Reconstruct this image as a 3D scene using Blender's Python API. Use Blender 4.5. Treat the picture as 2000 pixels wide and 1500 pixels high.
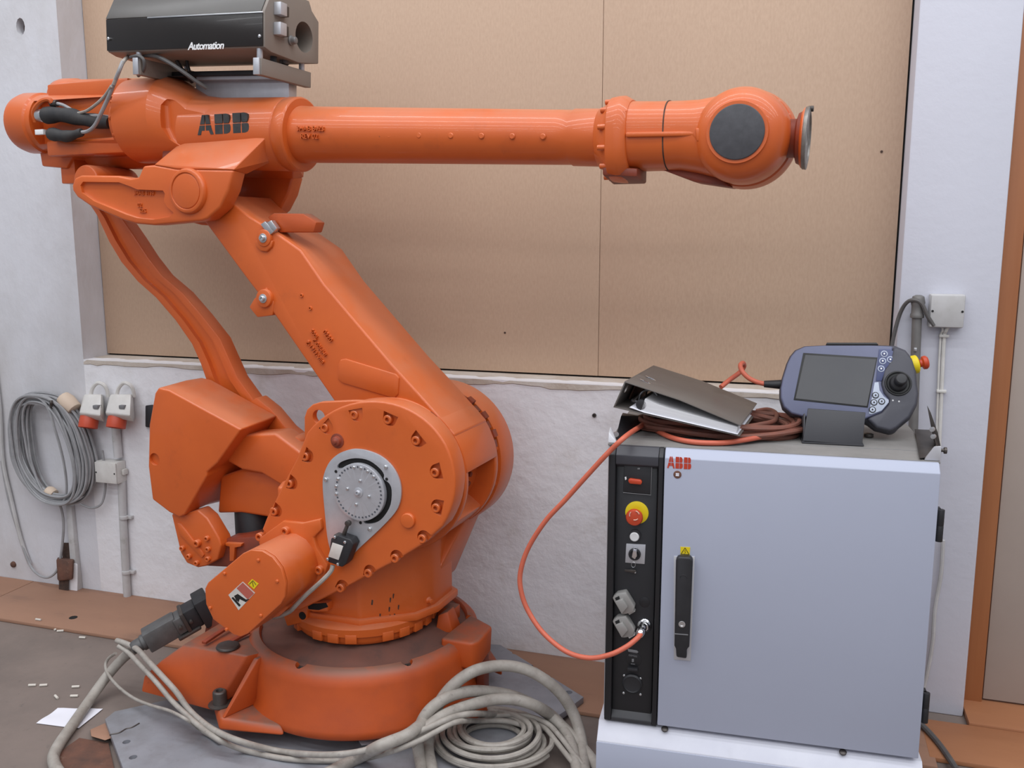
import bpy, bmesh, math, random
from mathutils import Vector, Matrix, noise

random.seed(7)
for o in list(bpy.data.objects): bpy.data.objects.remove(o)
SC = bpy.context.scene
COL = SC.collection
PI = math.pi

# ------------------------------------------------------------------ camera, light, exposure
FOC = 1750.0                      # focal length in pixels of a 2000 px wide frame
CAM_H, PITCH, YAW = 1.46, math.radians(9.2), math.radians(17.5)
cd = bpy.data.cameras.new('camera'); cam = bpy.data.objects.new('camera', cd); COL.objects.link(cam)
cd.sensor_fit = 'HORIZONTAL'; cd.sensor_width = 36.0; cd.lens = FOC / 2000 * 36.0
cd.clip_start = 0.05; cd.clip_end = 100
cam.location = (0, 0, CAM_H); cam.rotation_euler = (PI/2 - PITCH, 0, YAW)
SC.camera = cam

world = bpy.data.worlds.new('world'); SC.world = world; world.use_nodes = True
bg = world.node_tree.nodes['Background']
bg.inputs[0].default_value = (0.86, 0.90, 1.0, 1); bg.inputs[1].default_value = 0.45

def tube_light(x, y, z, length, power):
    l = bpy.data.lights.new('ceiling_tube_light', 'AREA'); l.shape = 'RECTANGLE'
    l.size = length; l.size_y = 0.22; l.energy = power; l.color = (0.95, 0.97, 1.0)
    o = bpy.data.objects.new('ceiling_tube_light', l); COL.objects.link(o); o.location = (x, y, z)
    return o
for ty, tw in ((1.9, 105), (0.8, 105), (-0.5, 100), (-2.2, 105), (-4.4, 115), (-7.2, 130)):
    tube_light(-.3, ty, 4.3, 9.0, tw)

vs = SC.view_settings
vs.view_transform = 'Standard'; vs.look = 'None'; vs.gamma = 1.0; vs.use_curve_mapping = False
vs.exposure = -0.2

# ------------------------------------------------------------------ frames: pixel of the photo -> point on a plane of the place
class Frame:
    def __init__(s, o, deg, tilt=0.0):
        s.o = Vector(o); s.deg = deg
        a = math.radians(deg); t = math.radians(tilt)
        s.x = Vector((math.cos(a), math.sin(a), 0)); yy = Vector((-math.sin(a), math.cos(a), 0))
        s.y = yy*math.cos(t) - Vector((0, 0, 1))*math.sin(t)
        s.z = yy*math.sin(t) + Vector((0, 0, 1))*math.cos(t)
    def mat(s):
        m = Matrix.Identity(4)
        for i, v in enumerate((s.x, s.y, s.z, s.o)):
            for j in range(3): m[j][i] = v[j]
        return m
    def loc(s, w):
        p = w - s.o; return Vector((p.dot(s.x), p.dot(s.y), p.dot(s.z)))
EYE = Vector((0, 0, CAM_H))
def ray(px, py):
    u, v = px - 1000, py - 750
    up = -(v*math.cos(PITCH) + FOC*math.sin(PITCH)); fw = FOC*math.cos(PITCH) - v*math.sin(PITCH)
    c, s = math.cos(YAW), math.sin(YAW)
    return Vector((u*c - fw*s, u*s + fw*c, up))
def at(fr, px, py, y):            # local point of frame fr on its plane y
    d = ray(px, py); t = ((fr.o - EYE).dot(fr.y) + y) / d.dot(fr.y)
    return fr.loc(EYE + d*t)
def fl(px, py, z=0.0):            # world point at height z
    d = ray(px, py); return EYE + d*((z - CAM_H)/d.z)
def flr(fr, px, py, z):           # the same in frame coordinates
    return fr.loc(fl(px, py, z))
def trace(fr, pts, y):            # outline -> (x, z) list in the plane y
    out = []
    for p in pts:
        q = at(fr, p[0], p[1], y); out.append((q.x, q.z))
    return out
W = Frame((0, 0, 0), 0)                       # the wall: x along it, y into it
R = Frame((-1.24, 2.40, 0), -4.5)             # the robot
_a = fl(1298, 875, 0.95)
K = Frame((_a.x, _a.y, 0), 3.366)             # the cabinet
WY = 2.87                                     # wall face

# ------------------------------------------------------------------ materials
def lin(c): return tuple(((v/255)/12.92 if v/255 <= .04045 else ((v/255+.055)/1.055)**2.4) for v in c) + (1,)
MATS = {}
def mat(name, rgb, rough=.5, metal=0., var=None, dirt=None, bump=None, coat=0., stretch=None, spec=.5, emit=0, dust=None):
    m = bpy.data.materials.new(name); m.use_nodes = True; MATS[name] = m
    nt = m.node_tree; N = nt.nodes; L = nt.links; b = N['Principled BSDF']
    b.inputs['Roughness'].default_value = rough; b.inputs['Metallic'].default_value = metal
    b.inputs['Coat Weight'].default_value = coat; b.inputs['Specular IOR Level'].default_value = spec
    b.inputs['Base Color'].default_value = lin(rgb)
    if not (var or dirt or bump or dust): return m
    tc = N.new('ShaderNodeTexCoord'); mp = N.new('ShaderNodeMapping'); L.new(tc.outputs['Object'], mp.inputs[0])
    if stretch: mp.inputs['Scale'].default_value = stretch
    def nz(scale, detail=6, rgh=.6):
        n = N.new('ShaderNodeTexNoise'); n.inputs['Scale'].default_value = scale
        n.inputs['Detail'].default_value = detail; n.inputs['Roughness'].default_value = rgh
        L.new(mp.outputs[0], n.inputs['Vector']); return n
    def mix(fac, a, bcol):
        x = N.new('ShaderNodeMix'); x.data_type = 'RGBA'; L.new(fac, x.inputs[0])
        if isinstance(a, tuple): x.inputs[6].default_value = a
        else: L.new(a, x.inputs[6])
        x.inputs[7].default_value = bcol; return x.outputs[2]
    def rmp(sock, lo, hi, t=1.0):
        r = N.new('ShaderNodeMapRange'); r.inputs[1].default_value = lo; r.inputs[2].default_value = hi
        r.inputs[4].default_value = t; L.new(sock, r.inputs[0]); return r.outputs[0]
    col = lin(rgb)
    if var:                                    # (scale, second colour)
        col = mix(rmp(nz(var[0]).outputs[0], .3, .7), col, lin(var[1]))
    for d in (dirt or []):                     # (scale, colour, low, high, amount)
        col = mix(rmp(nz(d[0], 8, .65).outputs[0], d[2], d[3], d[4]), col, lin(d[1]))
    if dust:                                   # settled dust: (colour, amount) on faces that point up
        g = N.new('ShaderNodeNewGeometry'); sx = N.new('ShaderNodeSeparateXYZ'); L.new(g.outputs['Normal'], sx.inputs[0])
        up = rmp(sx.outputs[2], .4, .9, dust[1])
        mm = N.new('ShaderNodeMath'); mm.operation = 'MULTIPLY'; L.new(up, mm.inputs[0]); L.new(rmp(nz(7).outputs[0], .25, .55), mm.inputs[1])
        col = mix(mm.outputs[0], col, lin(dust[0]))
    if not isinstance(col, tuple): L.new(col, b.inputs['Base Color'])
    if bump:
        bp = N.new('ShaderNodeBump'); bp.inputs['Strength'].default_value = bump[1]; bp.inputs['Distance'].default_value = bump[2] if len(bump) > 2 else .01
        L.new(nz(bump[0], 4).outputs[0], bp.inputs['Height']); L.new(bp.outputs[0], b.inputs['Normal'])
    return m
ORANGE = mat('robot_orange_paint', (208, 98, 36), .42, var=(3.5, (198, 90, 34)), bump=(260, .05, .002), coat=.2,
             dirt=[(9, (150, 72, 36), .60, .78, .35), (70, (96, 54, 38), .71, .76, .55)], dust=((196, 142, 114), .42))
ORANGE_D = mat('base_orange_paint_dusty', (186, 80, 26), .5, var=(6, (168, 70, 26)), bump=(180, .08, .002),
               dirt=[(5, (140, 66, 40), .55, .75, .5), (45, (82, 52, 42), .68, .75, .7)], dust=((118, 84, 70), .95))
DUSTTOP = mat('dust_over_orange', (112, 72, 60), .85, var=(7, (92, 66, 58)), dirt=[(14, (74, 58, 54), .55, .75, .6), (4, (150, 76, 50), .6, .8, .5)], bump=(120, .15, .003))
DARKORANGE = mat('cast_iron_orange_oily', (150, 60, 32), .5, var=(9, (96, 50, 38)), bump=(120, .1, .003))
BLACK = mat('black_plastic', (30, 30, 33), .5, var=(20, (38, 38, 41)))
BLACKP = mat('black_panel_paint', (27, 27, 30), .45, bump=(400, .06, .001))
GLOSSB = mat('glossy_black_cover', (26, 22, 20), .25, var=(4, (34, 28, 25)), coat=.1)
GREYB = mat('box_grey_brown', (124, 115, 107), .5, var=(5, (132, 122, 113)))
RUBBER = mat('black_rubber', (40, 40, 43), .75, var=(30, (58, 56, 55)))
SILVER = mat('brushed_aluminium', (196, 197, 202), .42, metal=.55, var=(30, (184, 185, 190)))
STEEL = mat('bolt_steel', (205, 206, 208), .3, metal=.9)
CHROME = mat('chrome', (225, 225, 228), .12, metal=1.)
DSTEEL = mat('dark_oily_steel', (70, 66, 64), .45, metal=.6, var=(20, (90, 84, 80)))
DISC = mat('dark_rubber_disc', (62, 62, 66), .6, var=(60, (74, 74, 78)), bump=(300, .1, .001))
PLATE = mat('steel_plate_grey', (158, 159, 166), .5, metal=.25, var=(4, (138, 139, 145)), dirt=[(3, (112, 107, 103), .5, .72, .7), (40, (110, 108, 106), .6, .8, .5)], bump=(80, .08, .002))
WALLM = mat('white_wall_paint', (228, 227, 230), .75, var=(1.2, (220, 219, 222)), dirt=[(1.7, (190, 186, 183), .54, .76, .6), (6, (196, 190, 184), .56, .70, .5), (55, (150, 142, 136), .70, .75, .6)], bump=(11, .45, .014))
WALLS = mat('smooth_wall_paint', (206, 207, 217), .7, var=(1.2, (200, 201, 211)), bump=(30, .12, .008))
WALLL = mat('stained_wall_paint', (212, 212, 217), .75, var=(1.0, (202, 202, 207)), dirt=[(1.3, (172, 167, 163), .48, .72, .6), (25, (150, 144, 140), .72, .78, .5)], bump=(14, .3, .012), stretch=(1, 1, .6))
SILL = mat('sill_plaster', (190, 182, 174), .8, var=(8, (170, 155, 140)), bump=(40, .4, .01))
BOARD = mat('brown_hardboard', (194, 166, 142), .6, var=(160, (184, 156, 132)), dirt=[(1.1, (178, 150, 128), .45, .75, .5)], bump=(220, .1, .002), stretch=(1, 1, .35))
FLOORM = mat('concrete_floor', (130, 116, 108), .75, var=(2.2, (112, 101, 95)), dirt=[(1.6, (98, 88, 82), .5, .7, .6), (30, (84, 78, 74), .6, .75, .5)], bump=(60, .15, .004))
PLY = mat('dirty_plywood', (164, 124, 100), .75, var=(3, (146, 110, 90)), dirt=[(6, (112, 90, 78), .55, .72, .6), (35, (92, 66, 50), .68, .76, .7)], bump=(70, .15, .003), stretch=(.4, 1, 1))
PLY2 = mat('varnished_plank', (178, 122, 84), .6, var=(5, (160, 106, 72)), dirt=[(16, (110, 72, 52), .66, .76, .6)], stretch=(.25, 1, 1))
EDGE = mat('plywood_edge', (92, 66, 52), .8, var=(40, (70, 52, 44)))
FRAMEW = mat('brown_door_frame', (150, 92, 54), .5, var=(7, (166, 106, 66)), stretch=(3, 3, .15))
DOORM = mat('beige_door_leaf', (172, 158, 148), .6, var=(3, (166, 152, 142)))
GAP = mat('black_gap_seal', (20, 18, 18), .8)
CABP = mat('cabinet_lavender_grey', (172, 177, 194), .48, var=(1.5, (168, 173, 190)), bump=(500, .05, .001))
CABL = mat('cabinet_plinth_paint', (196, 197, 208), .5, var=(9, (206, 207, 216)), dirt=[(5, (170, 171, 180), .55, .7, .5)])
CABS = mat('cabinet_edge_metal', (192, 192, 196), .42, metal=.3)
CABT = mat('cabinet_top_dusty', (140, 137, 134), .7, var=(6, (118, 115, 112)), dirt=[(12, (160, 156, 152), .6, .75, .5)], metal=.1)
WIREG = mat('grey_dirty_cable', (168, 162, 154), .6, var=(26, (142, 135, 127)), dirt=[(50, (108, 100, 94), .58, .72, .6)])
WIREW = mat('grey_wall_cable', (158, 158, 160), .5, var=(20, (136, 136, 138)))
WIREO = mat('orange_cable', (204, 104, 78), .5, var=(14, (188, 92, 70)))
WIREB = mat('brown_orange_cable', (132, 78, 62), .6, var=(18, (104, 70, 60)))
WIRED = mat('dark_cable', (78, 76, 76), .55, var=(20, (98, 95, 93)))
WHITEP = mat('white_plastic', (214, 212, 208), .45, var=(20, (198, 195, 190)))
PIPEW = mat('painted_conduit', (196, 195, 196), .55, var=(10, (174, 172, 170)), dirt=[(20, (140, 134, 128), .6, .75, .6)])
PIPEG = mat('grey_steel_pipe', (128, 126, 124), .5, metal=.3, var=(14, (112, 110, 108)))
REDP = mat('orange_red_plastic', (196, 78, 50), .45)
TAPE = mat('beige_tape', (204, 184, 164), .6)
RUST = mat('rusty_iron', (116, 78, 62), .85, var=(16, (82, 60, 52)), dirt=[(30, (146, 120, 104), .6, .72, .6)], bump=(60, .4, .004))
HOLE = mat('deep_hole_dark', (46, 36, 32), .9, var=(40, (88, 66, 56)))
YELLOW = mat('warning_yellow', (222, 198, 20), .5)
REDB = mat('button_red', (186, 66, 36), .42)
WHITEB = mat('button_white', (214, 214, 214), .35)
LOGO_R = mat('logo_red', (184, 58, 34), .5)
LOGO_B = mat('logo_black', (42, 44, 46), .5, var=(40, (66, 64, 62)))
INKW = mat('ink_white', (232, 232, 232), .5)
INKG = mat('ink_grey', (120, 120, 122), .5)
INKB = mat('ink_black', (22, 22, 22), .5)
STICKR = mat('sticker_red', (178, 92, 78), .5)
STICKW = mat('sticker_white', (214, 208, 202), .5, var=(20, (196, 190, 182)))
PAPER = mat('white_paper', (226, 226, 234), .7)
PAPERB = mat('paper_block', (218, 218, 220), .75, stretch=(1, 1, 40), var=(6, (196, 196, 198)))
BINDER = mat('scuffed_grey_board', (110, 106, 102), .4, metal=.2, var=(4, (98, 92, 88)), dirt=[(9, (126, 122, 119), .6, .75, .6), (14, (84, 72, 64), .62, .74, .5)], stretch=(.5, 1.4, 1))
PENDB = mat('pendant_blue_grey', (104, 108, 134), .5, var=(10, (98, 102, 126)))
PENDD = mat('pendant_dark_grey', (72, 72, 80), .5, var=(12, (64, 64, 72)))
PENDS = mat('pendant_screen', (66, 66, 70), .3, var=(6, (72, 72, 74)), dirt=[(60, (128, 126, 122), .73, .78, .6)])
PENDN = mat('pendant_navy_field', (66, 74, 112), .45)
PENDL = mat('pendant_light_field', (178, 186, 202), .45)
HOLDER = mat('holder_charcoal', (58, 58, 62), .5, bump=(300, .1, .001))
STUB = mat('stub_white', (206, 200, 190), .8)

# ------------------------------------------------------------------ mesh helpers
def new(): return bmesh.new()
def prism(bm, pts, y0, y1):
    n = len(pts)
    a = [bm.verts.new((p[0], y0, p[1])) for p in pts]; b = [bm.verts.new((p[0], y1, p[1])) for p in pts]
    bm.faces.new(a); bm.faces.new(b[::-1])
    for i in range(n):
        j = (i+1) % n; bm.faces.new((a[j], a[i], b[i], b[j]))
    return bm
def prismz(bm, pts, z0, z1):
    n = len(pts)
    a = [bm.verts.new((p[0], p[1], z0)) for p in pts]; b = [bm.verts.new((p[0], p[1], z1)) for p in pts]
    bm.faces.new(a[::-1]); bm.faces.new(b)
    for i in range(n):
        j = (i+1) % n; bm.faces.new((a[i], a[j], b[j], b[i]))
    return bm
def box(bm, x0, x1, y0, y1, z0, z1):
    return prismz(bm, [(x0, y0), (x1, y0), (x1, y1), (x0, y1)], z0, z1)
def hull(bm, pts):
    vs_ = [bm.verts.new(p) for p in pts]
    r = bmesh.ops.convex_hull(bm, input=vs_)
    bad = [e for e in r['geom_interior'] + r['geom_unused'] if isinstance(e, bmesh.types.BMVert)]
    if bad: bmesh.ops.delete(bm, geom=list(set(bad)), context='VERTS')
    return bm
def basis(axis):
    a = Vector(axis).normalized(); u = Vector((0, 0, 1)) if abs(a.z) < .9 else Vector((1, 0, 0))
    u = (u - a*u.dot(a)).normalized(); return a, u, a.cross(u)
def lathe(bm, o, axis, prof, seg=40):          # prof: (radius, distance along the axis)
    a, u, v = basis(axis); o = Vector(o); rings = []
    for r, t in prof:
        if r < 1e-6: rings.append([bm.verts.new(o + a*t)])
        else: rings.append([bm.verts.new(o + a*t + (u*math.cos(2*PI*k/seg) + v*math.sin(2*PI*k/seg))*r) for k in range(seg)])
    for p, q in zip(rings, rings[1:]):
        for k in range(seg):
            l = (k+1) % seg
            if len(p) == 1 and len(q) == 1: continue
            if len(p) == 1: bm.faces.new((p[0], q[k], q[l]))
            elif len(q) == 1: bm.faces.new((p[k], q[0], p[l]))
            else: bm.faces.new((p[k], q[k], q[l], p[l]))
    if len(rings[0]) > 1: bm.faces.new(rings[0])
    if len(rings[-1]) > 1: bm.faces.new(rings[-1][::-1])
    return bm
def cyl(bm, p0, p1, r0, r1=None, seg=24):
    p0, p1 = Vector(p0), Vector(p1)
    return lathe(bm, p0, p1 - p0, [(r0, 0), (r0 if r1 is None else r1, (p1-p0).length)], seg)
def spline(pts, sub=8, closed=False):
    P_ = [Vector(p) for p in pts]; n = len(P_); out = []
    for i in range(n if closed else n-1):
        if closed: a, b, c, d = P_[i-1], P_[i], P_[(i+1) % n], P_[(i+2) % n]
        else: a, b, c, d = P_[max(i-1, 0)], P_[i], P_[i+1], P_[min(i+2, n-1)]
        for k in range(sub):
            t = k/sub
            out.append(.5*((2*b) + (c-a)*t + (2*a-5*b+4*c-d)*t*t + (3*b-a-3*c+d)*t**3))
    if not closed: out.append(P_[-1])
    return out
def tube(bm, pts, r, seg=8, sub=8, closed=False, raw=False):
    P_ = [Vector(p) for p in pts] if raw else spline(pts, sub, closed); n = len(P_)
    rings = []; u = None
    for i in range(n):
        t = (P_[(i+1) % n] - P_[i-1]) if closed else (P_[min(i+1, n-1)] - P_[max(i-1, 0)])
        t.normalize()
        if u is None: _, u, _ = basis(t)
        u = (u - t*u.dot(t)); u.normalize(); v = t.cross(u)
        rr = r(i/max(n-1, 1)) if callable(r) else r
        rings.append([bm.verts.new(P_[i] + (u*math.cos(2*PI*k/seg) + v*math.sin(2*PI*k/seg))*rr) for k in range(seg)])
    m = n if closed else n-1
    for i in range(m):
        p, q = rings[i], rings[(i+1) % n]
        for k in range(seg): bm.faces.new((p[k], p[(k+1) % seg], q[(k+1) % seg], q[k]))
    if not closed: bm.faces.new(rings[0][::-1]); bm.faces.new(rings[-1])
    return bm
def loft(bm, sections):                         # list of closed loops with equal counts
    rings = [[bm.verts.new(p) for p in s] for s in sections]; n = len(rings[0])
    for p, q in zip(rings, rings[1:]):
        for k in range(n): bm.faces.new((p[k], p[(k+1) % n], q[(k+1) % n], q[k]))
    bm.faces.new(rings[0][::-1]); bm.faces.new(rings[-1]); return bm
def sup(x, cy, cz, ry, rz, e=2.4, n=40):        # rounded cross-section in the plane x
    out = []
    for k in range(n):
        a = 2*PI*k/n; c, s = math.cos(a), math.sin(a)
        out.append((x, cy + ry*math.copysign(abs(c)**(2/e), c), cz + rz*math.copysign(abs(s)**(2/e), s)))
    return out
def bev(bm, w, seg=2, ang=35):
    bmesh.ops.recalc_face_normals(bm, faces=bm.faces)
    es = [e for e in bm.edges if len(e.link_faces) == 2 and e.calc_face_angle(0) > math.radians(ang)]
    if es: bmesh.ops.bevel(bm, geom=es, offset=w, segments=seg, profile=.5, affect='EDGES', clamp_overlap=True)
    return bm
def rnd_trace(fr, pts, y, sub=4):                # the same outline with rounded corners
    return [(v.x, v.z) for v in spline([(a, 0, b) for a, b in trace(fr, pts, y)], sub, True)]
def mesh(name, bm, m, sharp=38):
    bmesh.ops.recalc_face_normals(bm, faces=bm.faces)
    me = bpy.data.meshes.new(name); bm.to_mesh(me); bm.free()
    me.materials.append(m); me.shade_smooth(); me.set_sharp_from_angle(angle=math.radians(sharp)); return me
def mk(name, bm, m, parent=None, sharp=38):
    o = bpy.data.objects.new(name, mesh(name, bm, m, sharp)); COL.objects.link(o)
    if parent: o.parent = parent
    return o
def inst(name, me, parent, loc=(0, 0, 0), rot=(0, 0, 0), scale=None):
    o = bpy.data.objects.new(name, me); COL.objects.link(o); o.parent = parent; o.location = loc; o.rotation_euler = rot
    if scale: o.scale = scale if hasattr(scale, '__len__') else (scale,)*3
    return o
def cut(o, bm, sharp=38):                                 # carve real pockets out of a mesh
    bmesh.ops.recalc_face_normals(bm, faces=bm.faces)
    me = bpy.data.meshes.new('cutter'); bm.to_mesh(me); bm.free()
    c = bpy.data.objects.new('cutter', me); COL.objects.link(c); c.matrix_world = Matrix.Identity(4)
    par = o.parent; o.parent = None
    md = o.modifiers.new('cut', 'BOOLEAN'); md.object = c; md.operation = 'DIFFERENCE'; md.solver = 'EXACT'
    dg = bpy.context.evaluated_depsgraph_get(); dg.update()
    nm = bpy.data.meshes.new_from_object(o.evaluated_get(dg)); o.modifiers.clear()
    old = o.data; nm.name = old.name; o.data = nm; bpy.data.meshes.remove(old)
    nm.shade_smooth(); nm.set_sharp_from_angle(angle=math.radians(sharp))
    bpy.data.objects.remove(c); bpy.data.meshes.remove(me); o.parent = par
    return o
def tag(o, label, cat, group=None):
    o['label'] = label; o['category'] = cat
    if group: o['group'] = group
    return o
def thing(name, label, cat, fr=None, loc=None, group=None):
    o = bpy.data.objects.new(name, None); COL.objects.link(o); o.empty_display_size = .1
    if fr: o.matrix_world = fr.mat()
    if loc: o.location = loc
    return tag(o, label, cat, group)
def struct(o): o['kind'] = 'structure'; return o
def text(s, h, m, name, parent, loc, rot=(PI/2, 0, 0), shear=0., bold=0., ext=.0006, spacing=1.):
    c = bpy.data.curves.new(name, 'FONT'); c.body = s; c.size = 1; c.shear = shear; c.offset = bold; c.extrude = ext/h*1.4; c.resolution_u = 3
    c.align_x = 'CENTER'; c.align_y = 'CENTER'; c.space_character = spacing
    t = bpy.data.objects.new('tmp', c); COL.objects.link(t)
    dg = bpy.context.evaluated_depsgraph_get(); dg.update()
    me = bpy.data.meshes.new_from_object(t.evaluated_get(dg)); bpy.data.objects.remove(t)
    me.name = name; me.materials.clear(); me.materials.append(m)
    return inst(name, me, parent, loc, rot, h*1.4)
def abb(parent, x, y, z, w, h, m, d=.0008, rot=0):
    A1 = [(0, 0), (.2, 0), (.28, .2), (.47, .2), (.47, .47), (.155, .47)]; A2 = [(.175, .53), (.47, .53), (.47, 1), (.33, 1)]
    B1 = [(0, 0), (.47, 0), (.47, .47), (0, .47)]; B2 = [(0, .53), (.47, .53), (.47, 1), (0, 1)]
    B3 = [(.53, 0), (.72, 0), (.88, .05), (.95, .15), (.96, .3), (.93, .42), (.88, .47), (.53, .47)]
    B4 = [(.53, .53), (.84, .53), (.89, .62), (.9, .8), (.85, .93), (.72, 1), (.53, 1)]
    mir = lambda q: [(1-a, b) for a, b in q][::-1]
    s = w/3.2
    for i, L_ in enumerate(([A1, A2, mir(A1), mir(A2)], [B1, B2, B3, B4], [B1, B2, B3, B4])):
        bm = new()
        for q in L_: prism(bm, [(x + (i*1.1 + a)*s, z + b*h) for a, b in q], y, y + d)
        mk('logo_letter', bm, m, parent)
def bolt_mesh(r, h, m, socket=True):            # points towards -y
    bm = new()
    pr = [(r*1.0, 0), (r, h*.85), (r*.85, h)]
    if socket: pr += [(r*.5, h), (r*.45, h*.35), (0, h*.35)]
    else: pr += [(r*.5, h*1.1), (0, h*1.12)]
    lathe(bm, (0, 0, 0), (0, -1, 0), pr, 14); return mesh('bolt', bm, m)
BOLT_O = bolt_mesh(.0098, .012, ORANGE); BOLT_S = bolt_mesh(.010, .010, STEEL); SCREW_O = bolt_mesh(.0042, .004, ORANGE, False)
SCREW_S = bolt_mesh(.0042, .004, STEEL, False); DOT_B = None
# ================================================================== the setting
XL, XR, SZ, PY = -2.70, 0.293, 0.985, 3.0       # recess: left, right, sill height, board plane
DX0 = 0.557                                     # where the pillar ends and the door opening starts
floor = struct(mk('floor', box(new(), -6, 4, -4, 3.3, -.1, 0), FLOORM))
# back wall around the recess
wb = struct(mk('wall_back', box(new(), XL, XR, WY, 3.2, 0, SZ), WALLM))
bm = box(new(), -6, XL, WY, 3.2, 0, 3.6)
wl = struct(mk('wall_left_section', bm, WALLL))
c = at(W, 40, 52, WY); bm = new()
lathe(bm, (c.x, WY-.02, c.z), (0, 1, 0), [(.021, 0), (.020, .09)], 12)
for v in bm.verts: v.co.z = c.z + (v.co.z - c.z)*1.55
cut(wl, bm)
mk('hole_lining', lathe(new(), (c.x, WY+.035, c.z), (0, 1, 0), [(.04, 0), (.04, .02)], 12), RUST, wl)
mk('top_section', box(new(), XL, XR, WY, 3.2, 2.75, 3.6), WALLS, wb)
wr = struct(mk('wall_right_pillar', bev(box(new(), XR, DX0, WY, 3.2, 0, 3.6), .006), WALLS))
mk('lintel', box(new(), DX0, 1.9, WY, 3.2, 2.3, 3.6), WALLS, wr)
struct(mk('wall_right', box(new(), 1.9, 4, WY, 3.2, 0, 3.6), WALLS))
# uneven plaster sill with broken edge
bm = new(); n = 90; prof = []
for i in range(n+1):
    x = XL + (XR-XL)*i/n; f = WY - .003 + .004*noise.noise((x*9, 0, 0)); t_ = .017 + .012*noise.noise((x*5, 3, 0)) + .006*noise.noise((x*23, 7, 0))
    prof.append([bm.verts.new(p) for p in ((x, f, SZ-t_), (x, f+.002, SZ-.002+.002*noise.noise((x*14, 9, 0))), (x, PY+.02, SZ+.003), (x, PY+.02, SZ-t_), (x, WY+.004, SZ-t_-.006))])
for p, q in zip(prof, prof[1:]):
    for k in range(5): bm.faces.new((p[k], p[(k+1) % 5], q[(k+1) % 5], q[k]))
bm.faces.new(prof[0]); bm.faces.new(prof[-1][::-1])
struct(mk('trim_1', bm, SILL))['label'] = 'uneven plaster window sill under the brown boards'
# the boards that close the recess
bp = struct(mk('wall_recess', box(new(), XL-.01, XR+.01, PY+.014, PY+.06, SZ, 2.8), GAP))
mk('board', bev(box(new(), XL+.003, -.6362, PY, PY+.012, SZ+.009, 2.74), .001), BOARD, bp)
mk('board', bev(box(new(), -.635, XR-.006, PY+.001, PY+.012, SZ+.009, 2.74), .001), BOARD, bp)
for px_, py_ in ((1722, 296), (986, 650)):
    q = at(W, px_, py_, PY-.001); mk('knot', lathe(new(), (q.x, PY-.001, q.z), (0, 1, 0), [(.004, 0), (.004, .002)], 8), HOLE, bp)
# door opening on the right
d1 = struct(mk('door_1', bev(box(new(), .625, 1.55, 2.957, 2.99, .028, 2.06), .002), DOORM))
d1['label'] = 'beige flush door leaf at the right edge'
mk('door_frame', bev(box(new(), DX0+.002, .621, 2.945, 3.06, .0, 2.12), .004), FRAMEW, d1)
mk('door_frame', bev(box(new(), 1.555, 1.62, 2.945, 3.06, .0, 2.12), .004), FRAMEW, d1)
mk('threshold', bev(box(new(), DX0+.004, 1.6, 2.80, 3.0, .0, .022), .003), PLY2, d1)
# wooden strip on the floor along the wall, board by board
fb = [(-6, -3.05), (-3.047, -2.2), (-2.197, -1.1), (-1.097, .0), (.003, .44)]
for x0, x1 in fb:
    bm = bev(box(new(), x0, x1, 2.535 + random.uniform(-.012, .006), WY-.002, .001, .014), .002); mk('floor_board', bm, PLY, floor)
mk('floor_board', bev(box(new(), .425, 1.7, 2.58, 2.798, .001, .015), .002), PLY2, floor)
q = fl(143, 1206, .0146); mk('floor_board_hole', lathe(new(), (q.x, q.y, .0142), (0, 0, 1), [(.016, 0), (.015, .0012)], 10), GAP, floor)
# other side of the hall, behind the camera, so that glossy paint has a room to mirror
struct(mk('wall_front', box(new(), -6, 4, -8.2, -8.0, 0, 4.3), WALLS))
mk('floor_extension', box(new(), -6, 4, -8, -4, -.1, 0), FLOORM, floor)

# ================================================================== things on the wall, left
def wp(px, py, off=0.0): q = at(W, px, py, WY-off); return Vector((q.x, WY-off, q.z))
# coil of grey cable
coil = thing('cable_coil', 'coil of thin grey cable taped together and hung on the white wall', 'cable coil', loc=wp(118, 985, 0))
cl = coil.location.copy()
top, bot, lf, rt = wp(120, 768), wp(128, 975), wp(33, 880), wp(203, 880)
cx, cz = (lf.x+rt.x)/2, (top.z+bot.z)/2; hw, hh = (rt.x-lf.x)/2, (top.z-bot.z)/2
pts = []; turns = 27; rnd = random.Random(3)
pr = [(rnd.uniform(.38, 1.0), rnd.uniform(.84, 1.02), rnd.uniform(-.10, .10), rnd.uniform(.012, .075)) for _ in range(turns+1)]
for i in range(turns*26):
    t = i/26; k = int(t); f = t-k
    a = [pr[k][j]*(1-f) + pr[k+1][j]*f for j in range(4)]
    th = 2*PI*t + .4
    w_ = hw*a[0]*(1.0 if math.sin(th) < 0 else .97)
    x = cx + w_*math.copysign(abs(math.cos(th))**.8, math.cos(th)) + a[2]*hw*.5 + .03*math.sin(th)*-1
    z = cz + hh*a[1]*math.copysign(abs(math.sin(th))**.9, math.sin(th)) + a[2]*.03
    pts.append(Vector((x, WY-.01-a[3], z)) - cl)
mk('cable', tube(new(), pts, .0054, 6, 3), WIREW, coil)
for p0, p1, r in ((wp(122, 775, .045), wp(146, 800, .045), .034), (wp(92, 958, .045), wp(106, 967, .045), .026)):
    p0, p1 = p0-cl, p1-cl; mk('tape_wrap', bev(lathe(new(), p0, p1-p0, [(r*.8, 0), (r, (p1-p0).length*.4), (r*.9, (p1-p0).length)], 12), .003), TAPE, coil)
mk('hook', tube(new(), [wp(100, 800, 0)-cl, wp(100, 798, .05)-cl, wp(100, 790, .09)-cl, wp(100, 782, .09)-cl], .006, 8), DSTEEL, coil)
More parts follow.
